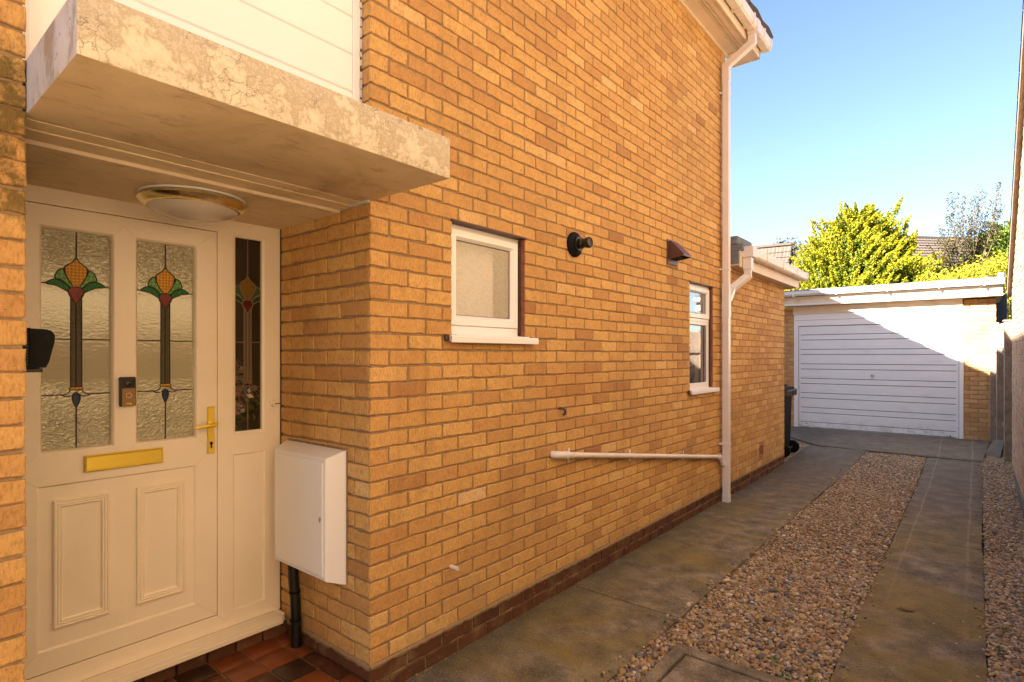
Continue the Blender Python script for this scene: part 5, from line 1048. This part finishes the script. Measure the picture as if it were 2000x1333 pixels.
for px, py, r_, d in ((1955, 465, .46, 16.5), (1930, 485, .42, 16.4), (1975, 480, .52, 16.8), (1945, 505, .5, 16.3), (1910, 505, .28, 16.3), (1990, 450, .35, 17), (1970, 520, .5, 16.6), (1865, 535, .26, 16.3), (1890, 528, .32, 16.4)):
    p = at(px, py, d); bl.append(((p.x, p.y, p.z), r_))
blob_tree('leafy_shrub', 'bright green leafy shrub beside the neighbour house roof edge', 'shrub', bl, 'greenleaf', 16000, .085, 22, tone=(.3, 1.0))
bl = [((q.x, q.y, q.z), r_) for q, r_ in ((at(1535, 492, 30), .75), (at(1512, 500, 30), .4), (at(1556, 490, 30), .45), (at(1570, 515, 23), .5), (at(1525, 480, 30), .3))]
blob_tree('distant_tree', 'small olive green tree behind the little gabled roof', 'tree', bl, 'oliveleaf', 1500, .15, 23, tone=(.1, .7))
# upright twiggy shrub
TD = 16.0; sb = at(1888, 545, TD); tw = thing('twiggy_shrub', (sb.x, sb.y, 0), 'tall sparse twiggy shrub standing before the brown tiled roof', 'shrub'); rs = np.random.default_rng(33); Cs = []; b = MB(); rr = random.Random(33)
tips = [(1848, 385), (1858, 372), (1835, 440), (1871, 395), (1884, 380), (1896, 392), (1905, 360), (1918, 365), (1912, 385), (1925, 372), (1935, 385), (1950, 358), (1955, 352), (1945, 395), (1895, 420), (1870, 430), (1850, 420), (1925, 420), (1815, 480), (1830, 470), (1845, 475), (1862, 465), (1938, 440), (1880, 405), (1900, 440), (1955, 400), (1840, 500), (1955, 440)]
b.tube([(sb.x, sb.y, 0), (sb.x, sb.y, 1.5), (sb.x, sb.y, sb.z)], [.07, .06, .05], 8)
for px, py in tips:
    d = TD+rr.uniform(-.5, .5); e = at(px, py, d); st = at(1888+(px-1888)*.25+rr.uniform(-8, 8), 545, TD); mid = st.lerp(e, .5)+Vector((rr.uniform(-.06, .06), 0, 0))-(e-st).cross(Vector((0, 0, 1))).normalized()*0
    mid += Rt*((px-1888)/1102*TD*.12); pts = [st, mid, e]; b.tube(pts, [.014, .008, .003], 5)
    n = 190
    for j in range(n):
        t = rr.random()**.8; p = st.lerp(mid, t*2) if t < .5 else mid.lerp(e, t*2-1); Cs.append(np.array(p)+rs.normal(0, .055*(1.1-t*.4), 3))
    for j in range(3):
        t = rr.uniform(.4, .95); p = st.lerp(mid, t*2) if t < .5 else mid.lerp(e, t*2-1); q = p+Vector((rr.uniform(-.18, .18), rr.uniform(-.18, .18), rr.uniform(.1, .28))); b.tube([p, q], [.005, .002], 4, caps=False)
        for k in range(12): Cs.append(np.array(p.lerp(q, rr.random()))+rs.normal(0, .025, 3))
b.build('trunk', 'bark', tw); C = np.array(Cs); V, F, TT = leaf_quads(C, .058, rs.random(len(C)), rs, None, .5); sub('crown', V, F, 'oliveleaf', tw, TT)
# hedge on the right, seen mostly as a reflection in the far window, and soft greenery behind everything
bl = [((5.0+i*1.3, 12.2+(i % 2)*.5, 1.0+(i % 3)*.4), 1.1) for i in range(5)]
blob_tree('garden_hedge', 'dark green garden hedge beyond the neighbour house', 'hedge', bl, 'greenleaf', 5000, .12, 24, trunk=False)
# two far houses
def far_house(label, gp, L, Wd, ridge_dir, depth_dir, zr, pitch, name='distant_house', over=.12):
    """gp: gable peak ground point, ridge runs L along ridge_dir, half width Wd along depth_dir"""
    o = thing(name, (gp.x, gp.y, 0), label, 'house'); rd, dd = ridge_dir.normalized(), depth_dir.normalized(); ze = zr-Wd*pitch
    P = lambda s, t, z: (gp.x+rd.x*s+dd.x*t, gp.y+rd.y*s+dd.y*t, z)
    b = MB(); poly = [(-Wd, 0), (Wd, 0), (Wd, ze), (0, zr), (-Wd, ze)]; b.prism(poly, 0.1, L, lambda u, v, h: P(h, u, v)); b.build('wall', 'fbrick', o)
    b = MB()
    for sg in (-1, 1):
        t = roof_tiles(sg*(Wd+.2), ze-.2*pitch+.03, 0, zr+.05, -.05, L, lambda a, x, z: P(a, x, z), pitch=.32, w=.3, lift=.04, seed=6); b.add(t.v, t.f); b.c[-len(t.c):] = t.c
    b.box((0, 0, 0), (.001, .001, .001)); b.v[-8:] = [P(s, t, z) for z in (zr+.02, zr+.12) for s, t in ((-.05, -.10), (L, -.10), (L, .10), (-.05, .10))]
    b.build('roof', 'rooftile', o)
    b = MB()
    for sg in (-1, 1): b.add([P(s, t, z) for s in (-.02, .06) for t, z in ((sg*(Wd+.22), ze-.22*pitch-.18), (sg*(Wd+.22), ze-.22*pitch+.02), (0, zr+.03), (0, zr-.17))], [(0, 1, 2, 3), (7, 6, 5, 4), (0, 4, 5, 1), (1, 5, 6, 2), (2, 6, 7, 3), (3, 7, 4, 0)])
    b.build('barge_board', 'felt', o); return o
p = at(1544, 480, 24); far_house('little gabled house roof peeping over the extension gutter', Vector((p.x, p.y)), 6, 1.05, -Vector((Rt.x, Rt.y))*.95+Vector((Fw.x, Fw.y))*.6, Vector((Fw.x, Fw.y))*.8+Vector((Rt.x, Rt.y))*.55, p.z, 1.3)
p = at(1700, 465, 25); q = at(1960, 440, 25.8); far_house('brown pantiled house roof behind the twiggy shrub', Vector((p.x, p.y)), 7, 4.0, Vector((q.x-p.x, q.y-p.y)), Vector((Fw.x, Fw.y)), p.z, .60)
print('verts', sum(len(o.data.vertices) for o in bpy.data.objects if o.type == 'MESH'))
